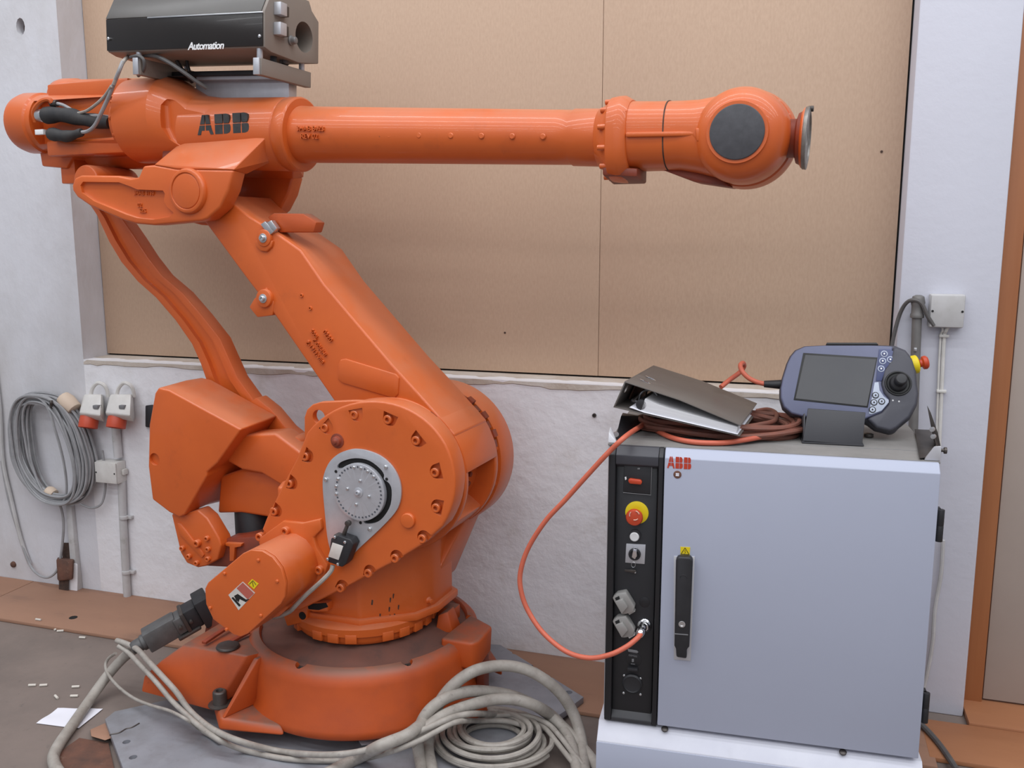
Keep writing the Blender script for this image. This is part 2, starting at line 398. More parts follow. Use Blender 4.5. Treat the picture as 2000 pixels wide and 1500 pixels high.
# the tails of it
tag(mk('cable_tail', tube(new(), [wp(3, 900, .01), wp(16, 970, .012), wp(36, 1040, .012), wp(56, 1098, .02), (wp(72, 1120, .03)), wp(92, 1128, .04), wp(110, 1116, .04), wp(119, 1085, .03), wp(124, 1030, .03), wp(120, 995, .035), wp(108, 970, .05)], .0052, 8), WIREW),
    'single grey cable sagging in a loop below the wall coil', 'cable')
tag(mk('cable_tail', tube(new(), [wp(158, 985, .05), wp(178, 992, .04), wp(196, 986, .035), wp(204, 966, .03), wp(206, 930, .03), wp(200, 880, .04)], .0048, 8), WIREW),
    'short grey cable loop at the lower right of the wall coil', 'cable')
tag(mk('wall_conduit', tube(new(), [wp(-12, 700, .012), wp(0, 800, .012), wp(6, 900, .012), wp(22, 975, .012), wp(40, 1050, .012), wp(58, 1102, .012)], .008, 8), PIPEW),
    'thin painted conduit slanting down the wall at the far left edge', 'conduit')
# two industrial sockets
def cee(px0, px1, label):
    c0 = wp((px0+px1)/2, 800); t = thing('industrial_socket', label, 'socket', loc=c0, group='industrial sockets on the left wall')
    L = lambda x, y, o: wp(x, y, o) - c0
    w = px1-px0
    bm = hull(new(), [L(px0+6, 772, .0), L(px1-2, 770, .0), L(px1+2, 818, 0), L(px0, 812, 0),
                      L(px0+8, 770, .05), L(px1-6, 770, .05), L(px1-8, 812, .10), L(px0-2, 806, .10), L(px1, 824, .06), L(px0, 812, .09)])
    mk('body', bev(bm, .006), WHITEP, t)
    a, b = L((px0+px1)/2-4, 806, .055), L((px0+px1)/2-9, 836, .075)
    mk('red_collar', bev(lathe(new(), a, b-a, [(.034, 0), (.036, (b-a).length*.6), (.036, (b-a).length), (.028, (b-a).length), (.028, .03)], 20), .002), REDP, t)
    mk('cable_loop', tube(new(), [L(px0+20, 772, .03), L(px0+24, 758, .03), L(px0+34, 748, .03), L(px0+46, 752, .03), L(px0+52, 762, .025), L(px0+54, 775, .02)], .0075, 8), WHITEP, t)
    s = L(px0+30, 795, .087); mk('latch_slot', bev(box(new(), s.x-.012, s.x+.012, s.y-.004, s.y+.02, s.z-.007, s.z+.007), .002), INKG, t)
cee(157, 204, 'grey industrial socket with red collar beside the cable coil')
cee(208, 262, 'grey industrial socket with red collar nearer the robot')
def jbox(c, w, h, d, name, label, m, dot=True):
    t = thing(name, label, 'junction box', loc=c)
    mk('housing', bev(box(new(), -w/2, w/2, -d, 0, -h/2, h/2), .005), m, t)
    lid = mk('lid', bev(box(new(), -w/2+.002, w/2-.002, -d-.008, -d, -h/2+.002, h/2-.002), .003), m, t)
    for sx in ((-1, 1) if dot else (0,)):
        mk('screw', lathe(new(), (sx*w*.42, -d-.0085, 0), (0, -1, 0), [(.0035, 0), (.003, .001)], 8), INKB, lid)
    return t
j = jbox(wp(226, 917), .105, .088, .05, 'junction_box', 'small light grey junction box below the two sockets', WHITEP)
mk('side_lug', bev(box(new(), .0525, .066, -.03, -.005, -.012, .012), .004), WHITEP, j)
tag(mk('wall_conduit', cyl(new(), wp(226, 834, .018), wp(231, 893, .018), .017, None, 12), PIPEW), 'short painted conduit between the sockets and the junction box', 'conduit')
cnd = thing('wall_conduit', 'painted conduit running from the junction box down to the floor', 'conduit', loc=wp(244, 1180))
o_ = cnd.location.copy()
mk('pipe', tube(new(), [wp(238, 940, .016)-o_, wp(240, 1000, .016)-o_, wp(245, 1100, .016)-o_, wp(250, 1180, .016)-o_], .0155, 10), PIPEW, cnd)
for y_ in (1010, 1117):
    q = wp(242 + (y_-1000)*.045, y_, .016)-o_; mk('clip', bev(lathe(new(), q, (0, 0, 1), [(.019, -.007), (.019, .007)], 12), .001), PIPEW, cnd)
    mk('clip_tab', bev(box(new(), q.x+.015, q.x+.034, q.y, q.y+.015, q.z-.006, q.z+.006), .001), PIPEW, cnd)
# chase with rusty iron
ch = thing('wall_chase', 'vertical painted channel in the wall with a rusty iron end at its foot', 'wall channel', loc=wp(142, 1178))
o_ = ch.location.copy()
q0, q1 = wp(140, 985, 0)-o_, wp(158, 1176, 0)-o_
mk('channel', bev(hull(new(), [Vector((q0.x-.012, -.02, q0.z)), Vector((q0.x+.016, -.02, q0.z)), Vector((q0.x-.012, .0, q0.z)), Vector((q0.x+.016, 0, q0.z)),
    Vector((q1.x-.012, -.03, q1.z)), Vector((q1.x+.02, -.03, q1.z)), Vector((q1.x-.012, .0, q1.z)), Vector((q1.x+.02, 0, q1.z))]), .003), PIPEW, ch)
def wbox(a, b, o0, o1): return [wp(x, y, o)-o_ for x in a for y in b for o in (o0, o1)]
mk('iron_end', bev(hull(new(), [wp(112, 1088, .0)-o_, wp(147, 1090, .0)-o_, wp(112, 1133, 0)-o_, wp(147, 1130, 0)-o_, wp(110, 1092, .05)-o_, wp(142, 1095, .06)-o_, wp(114, 1135, .06)-o_, wp(140, 1132, .06)-o_]), .005), RUST, ch)
mk('upper_cavity', bev(hull(new(), wbox((122, 144), (1060, 1095), .0, .012)), .003), HOLE, ch)
mk('lower_cavity', bev(hull(new(), wbox((115, 134), (1130, 1178), .0, .045)), .003), HOLE, ch)
mk('mortar', bev(hull(new(), wbox((132, 152), (1100, 1178), .0, .035)), .008), WALLM, ch)
bm = hull(new(), [wp(x, y, o) for x, y in ((38, 1138), (72, 1136), (90, 1150), (80, 1156), (48, 1152)) for o in (.0, .006)])
tag(mk('plaster_patch', bev(bm, .001), SILL), 'bare patch of broken plaster at the foot of the left wall', 'plaster patch')
tag(mk('wall_plug', bev(lathe(new(), wp(27, 1102), (0, -1, 0), [(.014, 0), (.012, .008), (0, .012)], 12), .001), RUST), 'small round plug set in the lower left wall', 'plug')
tag(mk('wall_switch', bev(hull(new(), [wp(x, y, o) for x, y in ((284, 792), (300, 790), (300, 836), (284, 834)) for o in (0, .03)]), .004), BLACK),
    'small black switch on the wall behind the counterweight', 'switch')
tag(mk('wall_anchor', lathe(new(), wp(1161, 811), (0, -1, 0), [(.007, 0), (.007, .006), (.0035, .006), (.003, .001), (0, .001)], 12), DSTEEL), 'small metal anchor in the wall left of the cabinet', 'anchor')

# ================================================================== things on the wall, right
jbox(wp(1846, 606), .093, .096, .035, 'junction_box', 'square grey junction box high on the right pillar', PIPEW)
pp = thing('steel_pipe', 'grey steel pipe stub rising up the pillar behind the pendant', 'pipe', loc=wp(1790, 830))
o_ = pp.location.copy()
mk('pipe', tube(new(), [wp(1783, 860, .03)-o_, wp(1787, 730, .03)-o_, wp(1791, 618, .03)-o_], .0135, 12), PIPEG, pp)
a = wp(1791, 618, .03)-o_
mk('pipe_cap', bev(lathe(new(), a, (0, 0, 1), [(.019, -.004), (.019, .006), (.017, .01), (.017, .03), (.020, .04), (.016, .058), (.008, .062)], 14), .001), PIPEG, pp)
mk('saddle', bev(box(new(), a.x-.004, a.x+.004, a.y-.02, a.y+.03, a.z-.10, a.z-.09), .001), STEEL, pp)
tag(mk('pillar_cable', tube(new(), [wp(1740, 690, .008), wp(1746, 655, .01), wp(1757, 615, .015), wp(1770, 592, .03), (wp(1785, 586, .045)), wp(1800, 593, .05), wp(1812, 618, .045), wp(1824, 636, .04)], .0058, 8), WIRED),
    'dark cable curving over the pipe end to the pillar junction box', 'cable')
vc = thing('pillar_conduit', 'pair of white cables running down the pillar from the junction box', 'conduit', loc=wp(1840, 850))
o_ = vc.location.copy()
mk('cable', tube(new(), [wp(1856, 628, .02)-o_, wp(1848, 645, .02)-o_, wp(1844, 660, .012)-o_, wp(1840, 740, .012)-o_, wp(1834, 880, .012)-o_], .0055, 8), WHITEP, vc)
mk('cable', tube(new(), [wp(1838, 628, .02)-o_, wp(1841, 645, .02)-o_, wp(1837, 660, .012)-o_, wp(1833, 740, .012)-o_, wp(1828, 880, .012)-o_], .0032, 8), WHITEP, vc)
for y_ in (656, 764):
    q = wp(1846 - (y_-656)*.05, y_, .012)-o_; mk('clip', bev(box(new(), q.x-.016, q.x+.010, q.y-.008, q.y+.012, q.z-.004, q.z+.004), .001), WHITEP, vc)
tag(mk('hanging_cable', tube(new(), [wp(1842, 1055, .02), wp(1838, 1120, .02), wp(1826, 1190, .02), wp(1822, 1250, .02), wp(1812, 1310, .02), wp(1800, 1360, .02)], .006, 8), PIPEW),
    'whitish cable hanging down the pillar behind the cabinet', 'cable')
tag(mk('floor_cable', tube(new(), [fl(1770, 1395, .03), fl(1796, 1412, .025), fl(1830, 1448, .022), fl(1860, 1490, .022), fl(1890, 1540, .022)], .0085, 8), WIRED),
    'dark cable leaving the cabinet across the planks on the right', 'cable')

# ================================================================== on the floor, left
bm = new(); q = [fl(x, y, 0) for x, y in ((71, 1414), (113, 1385), (201, 1386), (154, 1425))]
n = 8
g = [[(q[0]*(1-i/n) + q[1]*(i/n))*(1-j/n) + (q[3]*(1-i/n) + q[2]*(i/n))*(j/n) + Vector((0, 0, .003 + .006*max(0, j/n-.6)*(1-i/n) + .002*math.sin(i*.9)*math.sin(j*.7+1)**2)) for j in range(n+1)] for i in range(n+1)]
V = [[bm.verts.new(p) for p in r] for r in g]; V2 = [[bm.verts.new(p - Vector((0, 0, .0008))) for p in r] for r in g]
for i in range(n):
    for j in range(n):
        bm.faces.new((V[i][j], V[i+1][j], V[i+1][j+1], V[i][j+1])); bm.faces.new((V2[i][j], V2[i][j+1], V2[i+1][j+1], V2[i+1][j]))
for i in range(n):
    for (r0, r1, s0, s1) in ((V[i][0], V[i+1][0], V2[i][0], V2[i+1][0]), (V[i][n], V[i+1][n], V2[i][n], V2[i+1][n]), (V[0][i], V[0][i+1], V2[0][i], V2[0][i+1]), (V[n][i], V[n][i+1], V2[n][i], V2[n][i+1])):
        bm.faces.new((r0, r1, s1, s0))
tag(mk('paper_sheet', bm, PAPER), 'sheet of white paper lying on the concrete under the thick cable', 'paper')
stubs = [(63, 1338, 10), (85, 1338, 14), (148, 1341, 12), (145, 1359, 8), (110, 1361, -40), (118, 1232, 15), (161, 1245, 0), (185, 1239, -8), (75, 1210, -10), (112, 1228, 60)]
sm = mesh('floor_stub', bev(lathe(new(), (-.012, 0, 0), (1, 0, 0), [(.0042, 0), (.0042, .024)], 8), .0005), STUB)
for i, (x, y, a) in enumerate(stubs):
    lab = 'one of the small white stubs scattered on the floor at the left'
    z = .0185 if y < 1220 else .0045
    o = bpy.data.objects.new('floor_stub', sm); COL.objects.link(o); o.location = fl(x, y, z); o.rotation_euler = (0, 0, math.radians(a + 12))
    tag(o, lab, 'litter', 'small white stubs scattered on the floor at the left')
# ================================================================== the robot
rob = thing('industrial_robot', 'large orange six-axis industrial robot arm with its forearm stretched to the right', 'robot', fr=R)
def rp(x, y, d): return at(R, x, y, d)
def rz(x, y, z): return flr(R, x, y, z)
# ---- base
base = mk('base', lathe(new(), (0, 0, 0), (0, 0, 1), [(.30, .088), (.372, .088), (.378, .096), (.378, .115), (.366, .135), (.360, .235), (.352, .262), (.338, .276), (.322, .280), (.316, .272), (.316, .20)], 72), ORANGE_D, rob)
bm = new()
for a in (-92, -38, 25, 80, 150, 205):
    r = math.radians(a); cyl(bm, (.325*math.cos(r), .325*math.sin(r), .258), (.325*math.cos(r), .325*math.sin(r), .32), .017, None, 14)
cut(base, bm)
for a in (-92, -38, 25, 80, 150, 205):
    r = math.radians(a); mk('bolt', bev(lathe(new(), (.325*math.cos(r), .325*math.sin(r), .25), (0, 0, 1), [(.012, 0), (.012, .018), (.006, .018), (.006, .01), (0, .01)], 10), .001), DSTEEL, base)
mk('base_top', lathe(new(), (0, 0, 0), (0, 0, 1), [(.318, .20), (.318, .268), (.27, .272), (.24, .284), (.0, .287)], 72), DUSTTOP, rob)
# rear connector box of the base
pts = []
for yy, s in ((-1, 1), (1, 1)):
    f = (lambda v: v) if yy < 0 else (lambda v: -v*.62)
    pts += [(-.585, f(-.352), .092), (-.30, f(-.36), .092), (-.586, f(-.335), .135), (-.52, f(-.332), .195), (-.452, f(-.305), .248), (-.2, f(-.325), .268), (-.1, f(-.2), .268), (-.3, f(-.34), .15)]
cbx = mk('connector_box', bev(hull(new(), pts), .006), ORANGE_D, rob)
for (p0, p1) in (((398, 1258), (452, 1222)), ((440, 1262), (486, 1236))):
    a, b = rz(*p0, .262), rz(*p1, .272); d = (b-a).normalized(); n_ = Vector((-d.y, d.x, 0))*.008
    mk('cover_bar', bev(hull(new(), [a+n_, a-n_, b+n_, b-n_, a+n_+Vector((0, 0, .008)), a-n_+Vector((0, 0, .008)), b+n_+Vector((0, 0, .008)), b-n_+Vector((0, 0, .008))]), .001), DARKORANGE, cbx)
a = rz(445, 1262, .268); mk('cable_gland', bev(lathe(new(), (a.x, a.y, .266), (0, 0, 1), [(.035, 0), (.032, .006), (.012, .008)], 20), .001), DSTEEL, cbx)
mk('socket_housing', bev(hull(new(), [(-.52, -.14, .20), (-.41, -.14, .20), (-.52, .0, .20), (-.41, .0, .20), (-.498, -.13, .30), (-.42, -.13, .30), (-.498, -.01, .30), (-.42, -.01, .30)]), .006), DARKORANGE, cbx)
# feet
def foot(name, hp, bp, rib):
    f = mk(name, bev(hull(new(), hp), .008, 3), ORANGE_D, rob)
    if rib: mk('rib', bev(hull(new(), rib), .004), ORANGE_D, f)
    if bp is not None:
        mk('anchor_bolt', bev(lathe(new(), bp, (0, 0, 1), [(.034, 0), (.034, .004), (.020, .004), (.020, .040), (.017, .044), (.010, .044), (.009, .028), (0, .028)], 20), .001), DSTEEL, f)
b_ = rz(430, 1374, .122)
foot('foot', [(-.318, -.34, .086), (-.30, -.36, .086), (-.225, -.43, .086), (-.03, -.385, .086), (-.318, -.33, .120), (-.225, -.42, .120), (-.05, -.375, .11), (-.2, -.25, .12), (-.2, -.25, .086), (-.31, -.30, .12), (-.31, -.30, .086)],
     (b_.x, b_.y, .119), [(-.226, -.415, .118), (-.214, -.418, .118), (-.176, -.325, .266), (-.160, -.325, .266), (-.19, -.26, .12), (-.16, -.26, .12), (-.16, -.25, .26)])
foot('foot', [(.30, -.20, .086), (.41, -.14, .086), (.45, -.06, .086), (.36, .02, .086), (.30, -.19, .12), (.40, -.13, .12), (.44, -.06, .12), (.34, .02, .12)], None, None)
foot('foot', [(-.30, .22, .086), (-.40, .16, .086), (-.2, .40, .086), (-.12, .34, .086), (-.30, .22, .12), (-.40, .16, .12), (-.2, .40, .12), (-.12, .34, .12)], (-.27, .28, .119), None)
foot('foot', [(.30, .20, .086), (.40, .16, .086), (.2, .40, .086), (.12, .34, .086), (.30, .20, .12), (.40, .16, .12), (.2, .40, .12), (.12, .34, .12)], None, None)
# stop block on the right of the base
blk = mk('stop_block', bev(hull(new(), [(.29, -.055, .205), (.392, -.052, .205), (.405, -.03, .205), (.405, .06, .22), (.30, .12, .205), (.29, -.055, .292), (.392, -.052, .292), (.405, -.03, .292), (.405, .07, .298), (.30, .14, .29)]), .010, 3), ORANGE_D, rob)
mk('stop_post', bev(box(new(), .30, .352, -.056, -.03, .09, .21), .004), ORANGE_D, blk)
mk('stop_post', bev(box(new(), .372, .398, .02, .06, .09, .21), .004), DARKORANGE, blk)
mk('stop_stub', bev(box(new(), .20, .26, .10, .15, .27, .315), .006), ORANGE_D, blk)
mk('stop_stub', bev(hull(new(), [(.235, .02, .27), (.29, .03, .27), (.29, .09, .27), (.235, .09, .27), (.24, .03, .32), (.27, .035, .335), (.27, .08, .335), (.24, .08, .32)]), .004), ORANGE_D, blk)
# ---- turret
ring = mk('turret_ring', lathe(new(), (0, 0, 0), (0, 0, 1), [(.19, .288), (.205, .292), (.214, .304), (.214, .318), (.224, .322), (.226, .345), (.215, .352), (.10, .352)], 72), ORANGE, rob)
lugm = mesh('turret_lug', bev(hull(new(), [(r, t, z) for r in (.20, .226) for t in (-.017, .017) for z in (.303, .33)]), .002), ORANGE)
for k in range(26):
    if k % 4 != 2: inst('turret_lug', lugm, ring, (0, 0, 0), (0, 0, 2*PI*k/26))
plan = [(-.175, -.185), (.09, -.175), (.118, -.150), (.215, -.075), (.243, .0), (.243, .13), (.12, .21), (-.12, .21), (-.2, .1), (-.2, -.13)]
tur = mk('turret', bev(prismz(new(), plan, .34, .74), .010, 3), ORANGE, rob)
p0, fn = Vector((.118, -.150, 0)), Vector((.075, -.097, 0)).normalized()
for k, (x, y) in enumerate(((727, 1177), (742, 1203), (760, 1190), (762, 1172), (770, 1203), (768, 1164), (778, 1186), (772, 1210), (761, 1205))):
    a_, b_ = rp(x, y, -.3), rp(x, y, .2); d_ = b_-a_; q = a_ + d_*((p0-a_).dot(fn)/d_.dot(fn))
    if x < 735: q = at(R, x, y, -.177)
    mk('paint_chip', hull(new(), [q + Vector((u*.0022 + .0012*v, 0, v*.007)) + fn*w for u in (-1, 1) for v in (-1, 1) for w in (-.004, .0012)]), HOLE, tur)
mk('turret_flange', bev(prismz(new(), [(x*1.06, y*1.06) for x, y in plan], .345, .368), .004), ORANGE, tur)
q = at(R, 590, 1203, -.207); mk('drain_hole', lathe(new(), (q.x, -.2062, q.z), (0, 1, 0), [(.012, 0), (.012, .003)], 16), GAP, tur)
mk('slot', bev(prism(new(), trace(R, [(600, 1180), (636, 1178), (640, 1186), (622, 1192), (602, 1190)], -.2065), -.2062, -.203), .0008), GAP, tur)
mk('lifting_lug', bev(prism(new(), trace(R, [(556, 1168), (640, 1178), (640, 1195), (612, 1196), (600, 1192), (598, 1215), (560, 1224), (552, 1200)], -.205), -.205, -.16), .005), ORANGE, tur)
for p in ((826, 1178), (842, 1170), (838, 1188), (822, 1190)):
    q = at(R, *p, -.01); mk('plug', bev(lathe(new(), (q.x-.03, q.y, q.z), (1, -.4, 0), [(.011, 0), (.011, .03), (.007, .034), (.007, .044)], 12), .001), ORANGE, tur)
# ---- near gearbox
GC = Vector((.182, 0, .80))
gp = [(727+162*math.cos(math.radians(a)), 943-160*math.sin(math.radians(a))) for a in range(142, -36, -6)]
gp += [(825, 1064), (780, 1092), (723, 1122), (668, 1151), (590, 1190), (562, 1196), (540, 1170), (512, 1090), (503, 1056), (520, 1012), (548, 955), (580, 893)]
YG = -.25
gear = mk('gearbox', bev(prism(new(), trace(R, gp, YG), YG, -.185), .006, 3), ORANGE, rob)
gb = [(696, 809), (761, 818), (816, 859), (853, 921), (855, 990), (828, 1050), (775, 1088), (723, 1117), (669, 1146), (638, 834), (600, 890), (569, 943), (539, 997), (511, 1047)]
bm = new()
for p in gb:
    q = rp(*p, YG); c0 = rp(727, 943, YG); d = Vector((q.x-c0.x, 0, q.z-c0.z)).normalized()*.014
    if p[0] < 630: d = Vector((-.010, 0, .004))
    n_ = Vector((-d.z, 0, d.x)).normalized()*.0205
    a, b = Vector((q.x, 0, q.z)), Vector((q.x, 0, q.z))+d
    pl = []
    for k in range(9):
        t = PI*k/8; pl.append(a - d.normalized()*.0205*math.sin(t) + n_*math.cos(t))
    pl += [b - n_*1.1, b + n_*1.1]
    prism(bm, [(v.x, v.z) for v in pl], YG-.03, YG+.015)
lug_hole = new(); q = rp(620, 815, YG); lathe(lug_hole, (q.x, YG-.03, q.z), (0, 1, 0), [(.020, 0), (.020, .3)], 24)
cut(gear, bm)
lug = mk('lifting_eye', bev(prism(new(), trace(R, [(594, 850), (594, 815), (599, 800), (610, 790), (626, 785), (690, 782), (740, 784), (740, 860), (640, 900), (600, 880)], YG+.006), YG+.006, YG+.026), .004, 3), ORANGE, gear)
cut(lug, lug_hole)
mk('gear_neck', lathe(new(), (GC.x, -.19, GC.z), (0, 1, 0), [(.12, 0), (.20, 0), (.20, .045), (.12, .045)], 64), DARKORANGE, gear)
for p in gb: q = rp(*p, YG+.015); inst('bolt', BOLT_O, gear, (q.x, YG+.0155, q.z), (0, 0, 0), 1.3)
for p in ((560, 1036), (626, 1112)): q = rp(*p, YG-.012); inst('bolt', BOLT_O, gear, (q.x, YG-.01, q.z), (0, 0, 0), 1.3)
q = rp(659, 861, YG); mk('oil_plug', bev(lathe(new(), (q.x, YG+.002, q.z), (0, -1, 0), [(.021, 0), (.021, .004), (.014, .004), (.013, .014), (.007, .016), (.006, .022), (0, .022)], 16), .001), DARKORANGE, gear)
q = rp(798, 1016, YG); mk('cap', bev(lathe(new(), (q.x, YG+.002, q.z), (0, -1, 0), [(.0205, 0), (.0205, .009), (.019, .011), (0, .011)], 28), .001), ORANGE, gear)
# raised motor seat on the gearbox face
mk('motor_seat', bev(prism(new(), trace(R, [(505, 1052), (552, 1018), (590, 1022), (625, 1014), (628, 1034), (612, 1050), (618, 1070), (640, 1104), (632, 1128), (570, 1182), (540, 1178), (515, 1120)], YG-.012), YG-.012, YG+.01), .005), ORANGE, gear)
# ---- index plate with its disc
ip = [(630, 948), (633, 925), (643, 903), (660, 887), (680, 879), (697, 877), (720, 881), (745, 892), (765, 910), (778, 933), (783, 955), (781, 980), (770, 1003), (740, 1035), (700, 1072), (667, 1104), (655, 1098), (641, 1060), (634, 1000)]
YI = YG-.007
plate = mk('index_plate', bev(prism(new(), rnd_trace(R, ip, YI), YI, YG-.0005), .0008), SILVER, rob)
# the crescent-shaped opening
cr = [(660, 915), (662, 905), (680, 897), (700, 895), (722, 900), (742, 915), (750, 927), (750, 936), (760, 944), (765, 958), (763, 985), (752, 1006), (738, 1019), (720, 1023), (710, 1018), (712, 990), (740, 960), (735, 930), (700, 910), (680, 912)]
cut(plate, prism(new(), rnd_trace(R, cr, YI, 3), YI-.02, YG+.02))
mk('opening_floor', prism(new(), trace(R, [(650, 925), (662, 900), (690, 888), (725, 892), (755, 915), (770, 950), (768, 985), (750, 1015), (720, 1030), (700, 1015), (690, 960)], YG-.0004), YG-.0004, YG+.002), GAP, plate)
dc = rp(700, 962, YI-.012); DR = (rp(750, 962, YI-.012) - dc).length
disc = mk('index_disc', bev(lathe(new(), (dc.x, YI, dc.z), (0, -1, 0), [(DR*.85, -.004), (DR, -.004), (DR, .012), (0, .012)], 56), .0012), SILVER, plate)
bm = new()
for k in range(40):
    a = 2*PI*k/40; lathe(bm, (dc.x + DR*.88*math.cos(a), YI-.013, dc.z + DR*.88*math.sin(a)), (0, 1, 0), [(.0034, 0), (.0034, .008)], 8)
cut(disc, bm)
for k, (r, a) in enumerate([(DR*.88, x) for x in (99, 81, 63, 45, 153, 171, 189)] + [(DR*.43, x) for x in (78, 168, 258, -12)]):
    a = math.radians(a); inst('screw', SCREW_S, plate, (dc.x + r*math.cos(a), YI-.012, dc.z + r*math.sin(a)))
mk('center_bolt', bev(lathe(new(), (dc.x, YI-.012, dc.z), (0, -1, 0), [(.014, 0), (.014, .002), (.007, .002), (.006, .009), (.003, .009), (.003, .005), (0, .005)], 16), .0004), SILVER, plate)
for p in ((754, 912), (637, 936), (723, 1033)):
    q = rp(*p, YI); inst('screw', SCREW_S, plate, (q.x, YI, q.z), (0, 0, 0), 1.35)
for p in ((755, 936), (704, 1021), (656, 921)):
    q = rp(*p, YI-.0005); mk('hole', lathe(new(), (q.x, YI-.0006, q.z), (0, 1, 0), [(.0045, 0), (.0045, .001)], 10), GAP, plate)
# ---- limit switch
def rq(x, y, y0): q = rp(x, y, y0); return (q.x, q.z)
sw = mk('limit_switch', bev(prism(new(), trace(R, [(646, 1052), (660, 1046), (684, 1054), (690, 1064), (676, 1100), (668, 1108), (640, 1098)], YI-.036), YI-.036, YI-.001), .003), BLACK, rob)
mk('label_plate', bev(prism(new(), trace(R, [(649, 1060), (670, 1067), (661, 1094), (641, 1087)], YI-.038), YI-.038, YI-.0355), .0005), STICKW, sw)
mk('cover_cap', bev(prism(new(), trace(R, [(652, 1044), (676, 1052), (680, 1060), (676, 1064), (648, 1056)], YI-.035), YI-.035, YI-.01), .002), DSTEEL, sw)
for p in ((654, 1049), (674, 1059), (640, 1092), (660, 1102)):
    q = rp(*p, YI-.037); inst('screw', SCREW_S, sw, (q.x, YI-.036, q.z))
a, b = rp(670, 1048, YI-.02), rp(680, 1022, YI-.02)
mk('plunger', bev(cyl(new(), a, b, .006, .005, 12), .001), DSTEEL, sw)
mk('roller', bev(lathe(new(), b + Vector((0, -.006, 0)), (0, 1, 0), [(.008, 0), (.008, .012)], 16), .001), DSTEEL, sw)
mk('switch_cable', tube(new(), [rp(650, 1104, YI-.03), rp(646, 1116, YI-.035), rp(628, 1135, YI-.045), rp(600, 1160, YI-.05), rp(580, 1180, YI-.05), rp(566, 1194, YI-.045), rp(545, 1203, YI-.03), rp(530, 1205, YI-.0)], .0065, 8), WIREG, sw)
# ---- near motor
mo = [(400, 1150), (406, 1138), (474, 1081), (490, 1074), (512, 1076), (532, 1088), (549, 1110), (557, 1138), (556, 1165), (548, 1180), (484, 1238), (470, 1244), (456, 1240), (416, 1210), (402, 1180)]
YM = YG-.165
prof = trace(R, mo, YM)
motor = mk('motor', bev(prism(new(), prof, YM+.012, YG-.005), .004), ORANGE, rob)
cov = mk('motor_cover', bev(prism(new(), trace(R, mo, YM), YM, YM+.011), .003, 3), ORANGE, rob)
for p in ((505, 1094), (542, 1135), (439, 1120), (411, 1187), (443, 1229), (510, 1202)):
    q = rp(*p, YM); inst('screw', SCREW_O, cov, (q.x, YM, q.z), (0, 0, 0), 1.1)
def sticker(par, quad, y, m, name, th=.0006): return mk(name, prism(new(), trace(R, quad, y), y, y+th), m, par)
sticker(cov, [(446, 1162), (474, 1136), (498, 1158), (466, 1192)], YM-.0008, STICKW, 'warning_label')
sticker(cov, [(462, 1149), (474, 1138), (496, 1159), (484, 1171)], YM-.0014, STICKR, 'label_field')
sticker(cov, [(484, 1140), (492, 1131), (505, 1140), (496, 1151)], YM-.0010, YELLOW, 'warning_triangle')
for a, b in (((487, 1141), (494, 1134)), ((494, 1134), (500, 1142)), ((493, 1137), (495, 1146))):
    tube_ = tube(new(), [rp(*a, YM-.0014), rp(*b, YM-.0014)], .0008, 5, 2); mk('triangle_mark', tube_, INKB, cov)
sticker(cov, [(452, 1168), (455, 1166), (470, 1182), (467, 1185)], YM-.0014, INKB, 'arm_pictogram')
sticker(cov, [(457, 1164), (464, 1160), (480, 1171), (487, 1170), (480, 1176), (468, 1170), (466, 1176), (461, 1172)], YM-.0014, INKB, 'arm_pictogram')
mk('connector_flap', bev(prism(new(), trace(R, [(528, 1198), (560, 1180), (566, 1186), (548, 1202), (532, 1206)], YG-.05), YG-.06, YG-.03), .004), ORANGE, motor)
q = rp(583, 1130, YG-.06); mk('notch', bev(box(new(), q.x-.02, q.x+.02, q.y-.006, q.y+.02, q.z-.008, q.z+.008), .002), DARKORANGE, motor)
# ---- lower arm
la = [(372, 408), (440, 380), (456, 398), (487, 422), (540, 455), (587, 488), (633, 555), (767, 713), (815, 765), (862, 818), (890, 850), (850, 930), (760, 960), (690, 940), (655, 880), (653, 785), (537, 617), (480, 543), (397, 430)]
larm = mk('lower_arm', bev(prism(new(), trace(R, la, -.11), -.11, .11), .007, 3), ORANGE, rob)
hub = mk('arm_hub', lathe(new(), (GC.x, 0, GC.z-.005), (0, 1, 0), [(.08, -.15), (.185, -.15), (.185, -.112), (.165, -.11), (.165, .11), (.185, .112), (.185, .15), (.08, .15)], 72), ORANGE, larm)
for y0, y1 in ((-.118, -.094), (.092, .116)):
    mk('hub_flange', bev(lathe(new(), (GC.x, y0, GC.z-.005), (0, 1, 0), [(.15, 0), (.222, 0), (.224, .003), (.224, y1-y0-.003), (.222, y1-y0), (.15, y1-y0)], 72), .001, 1, 60), ORANGE, larm)
pl = [(GC.x + .228*math.cos(math.radians(a)), GC.z-.005 + .228*math.sin(math.radians(a))) for a in range(6, 141, 5)] + [(GC.x + .16*math.cos(math.radians(a)), GC.z-.005 + .16*math.sin(math.radians(a))) for a in range(140, -4, -8)]
mk('hub_cap', bev(prism(new(), pl, -.11, .108), .006, 2), ORANGE, larm)
pl = [(GC.x + .221*math.cos(math.radians(a)), GC.z-.005 + .221*math.sin(math.radians(a))) for a in range(-120, -33, 6)] + [(GC.x + .16*math.cos(math.radians(a)), GC.z-.005 + .16*math.sin(math.radians(a))) for a in range(-36, -121, -8)]
mk('hub_cap', bev(prism(new(), pl, -.11, .108), .006, 2), ORANGE, larm)
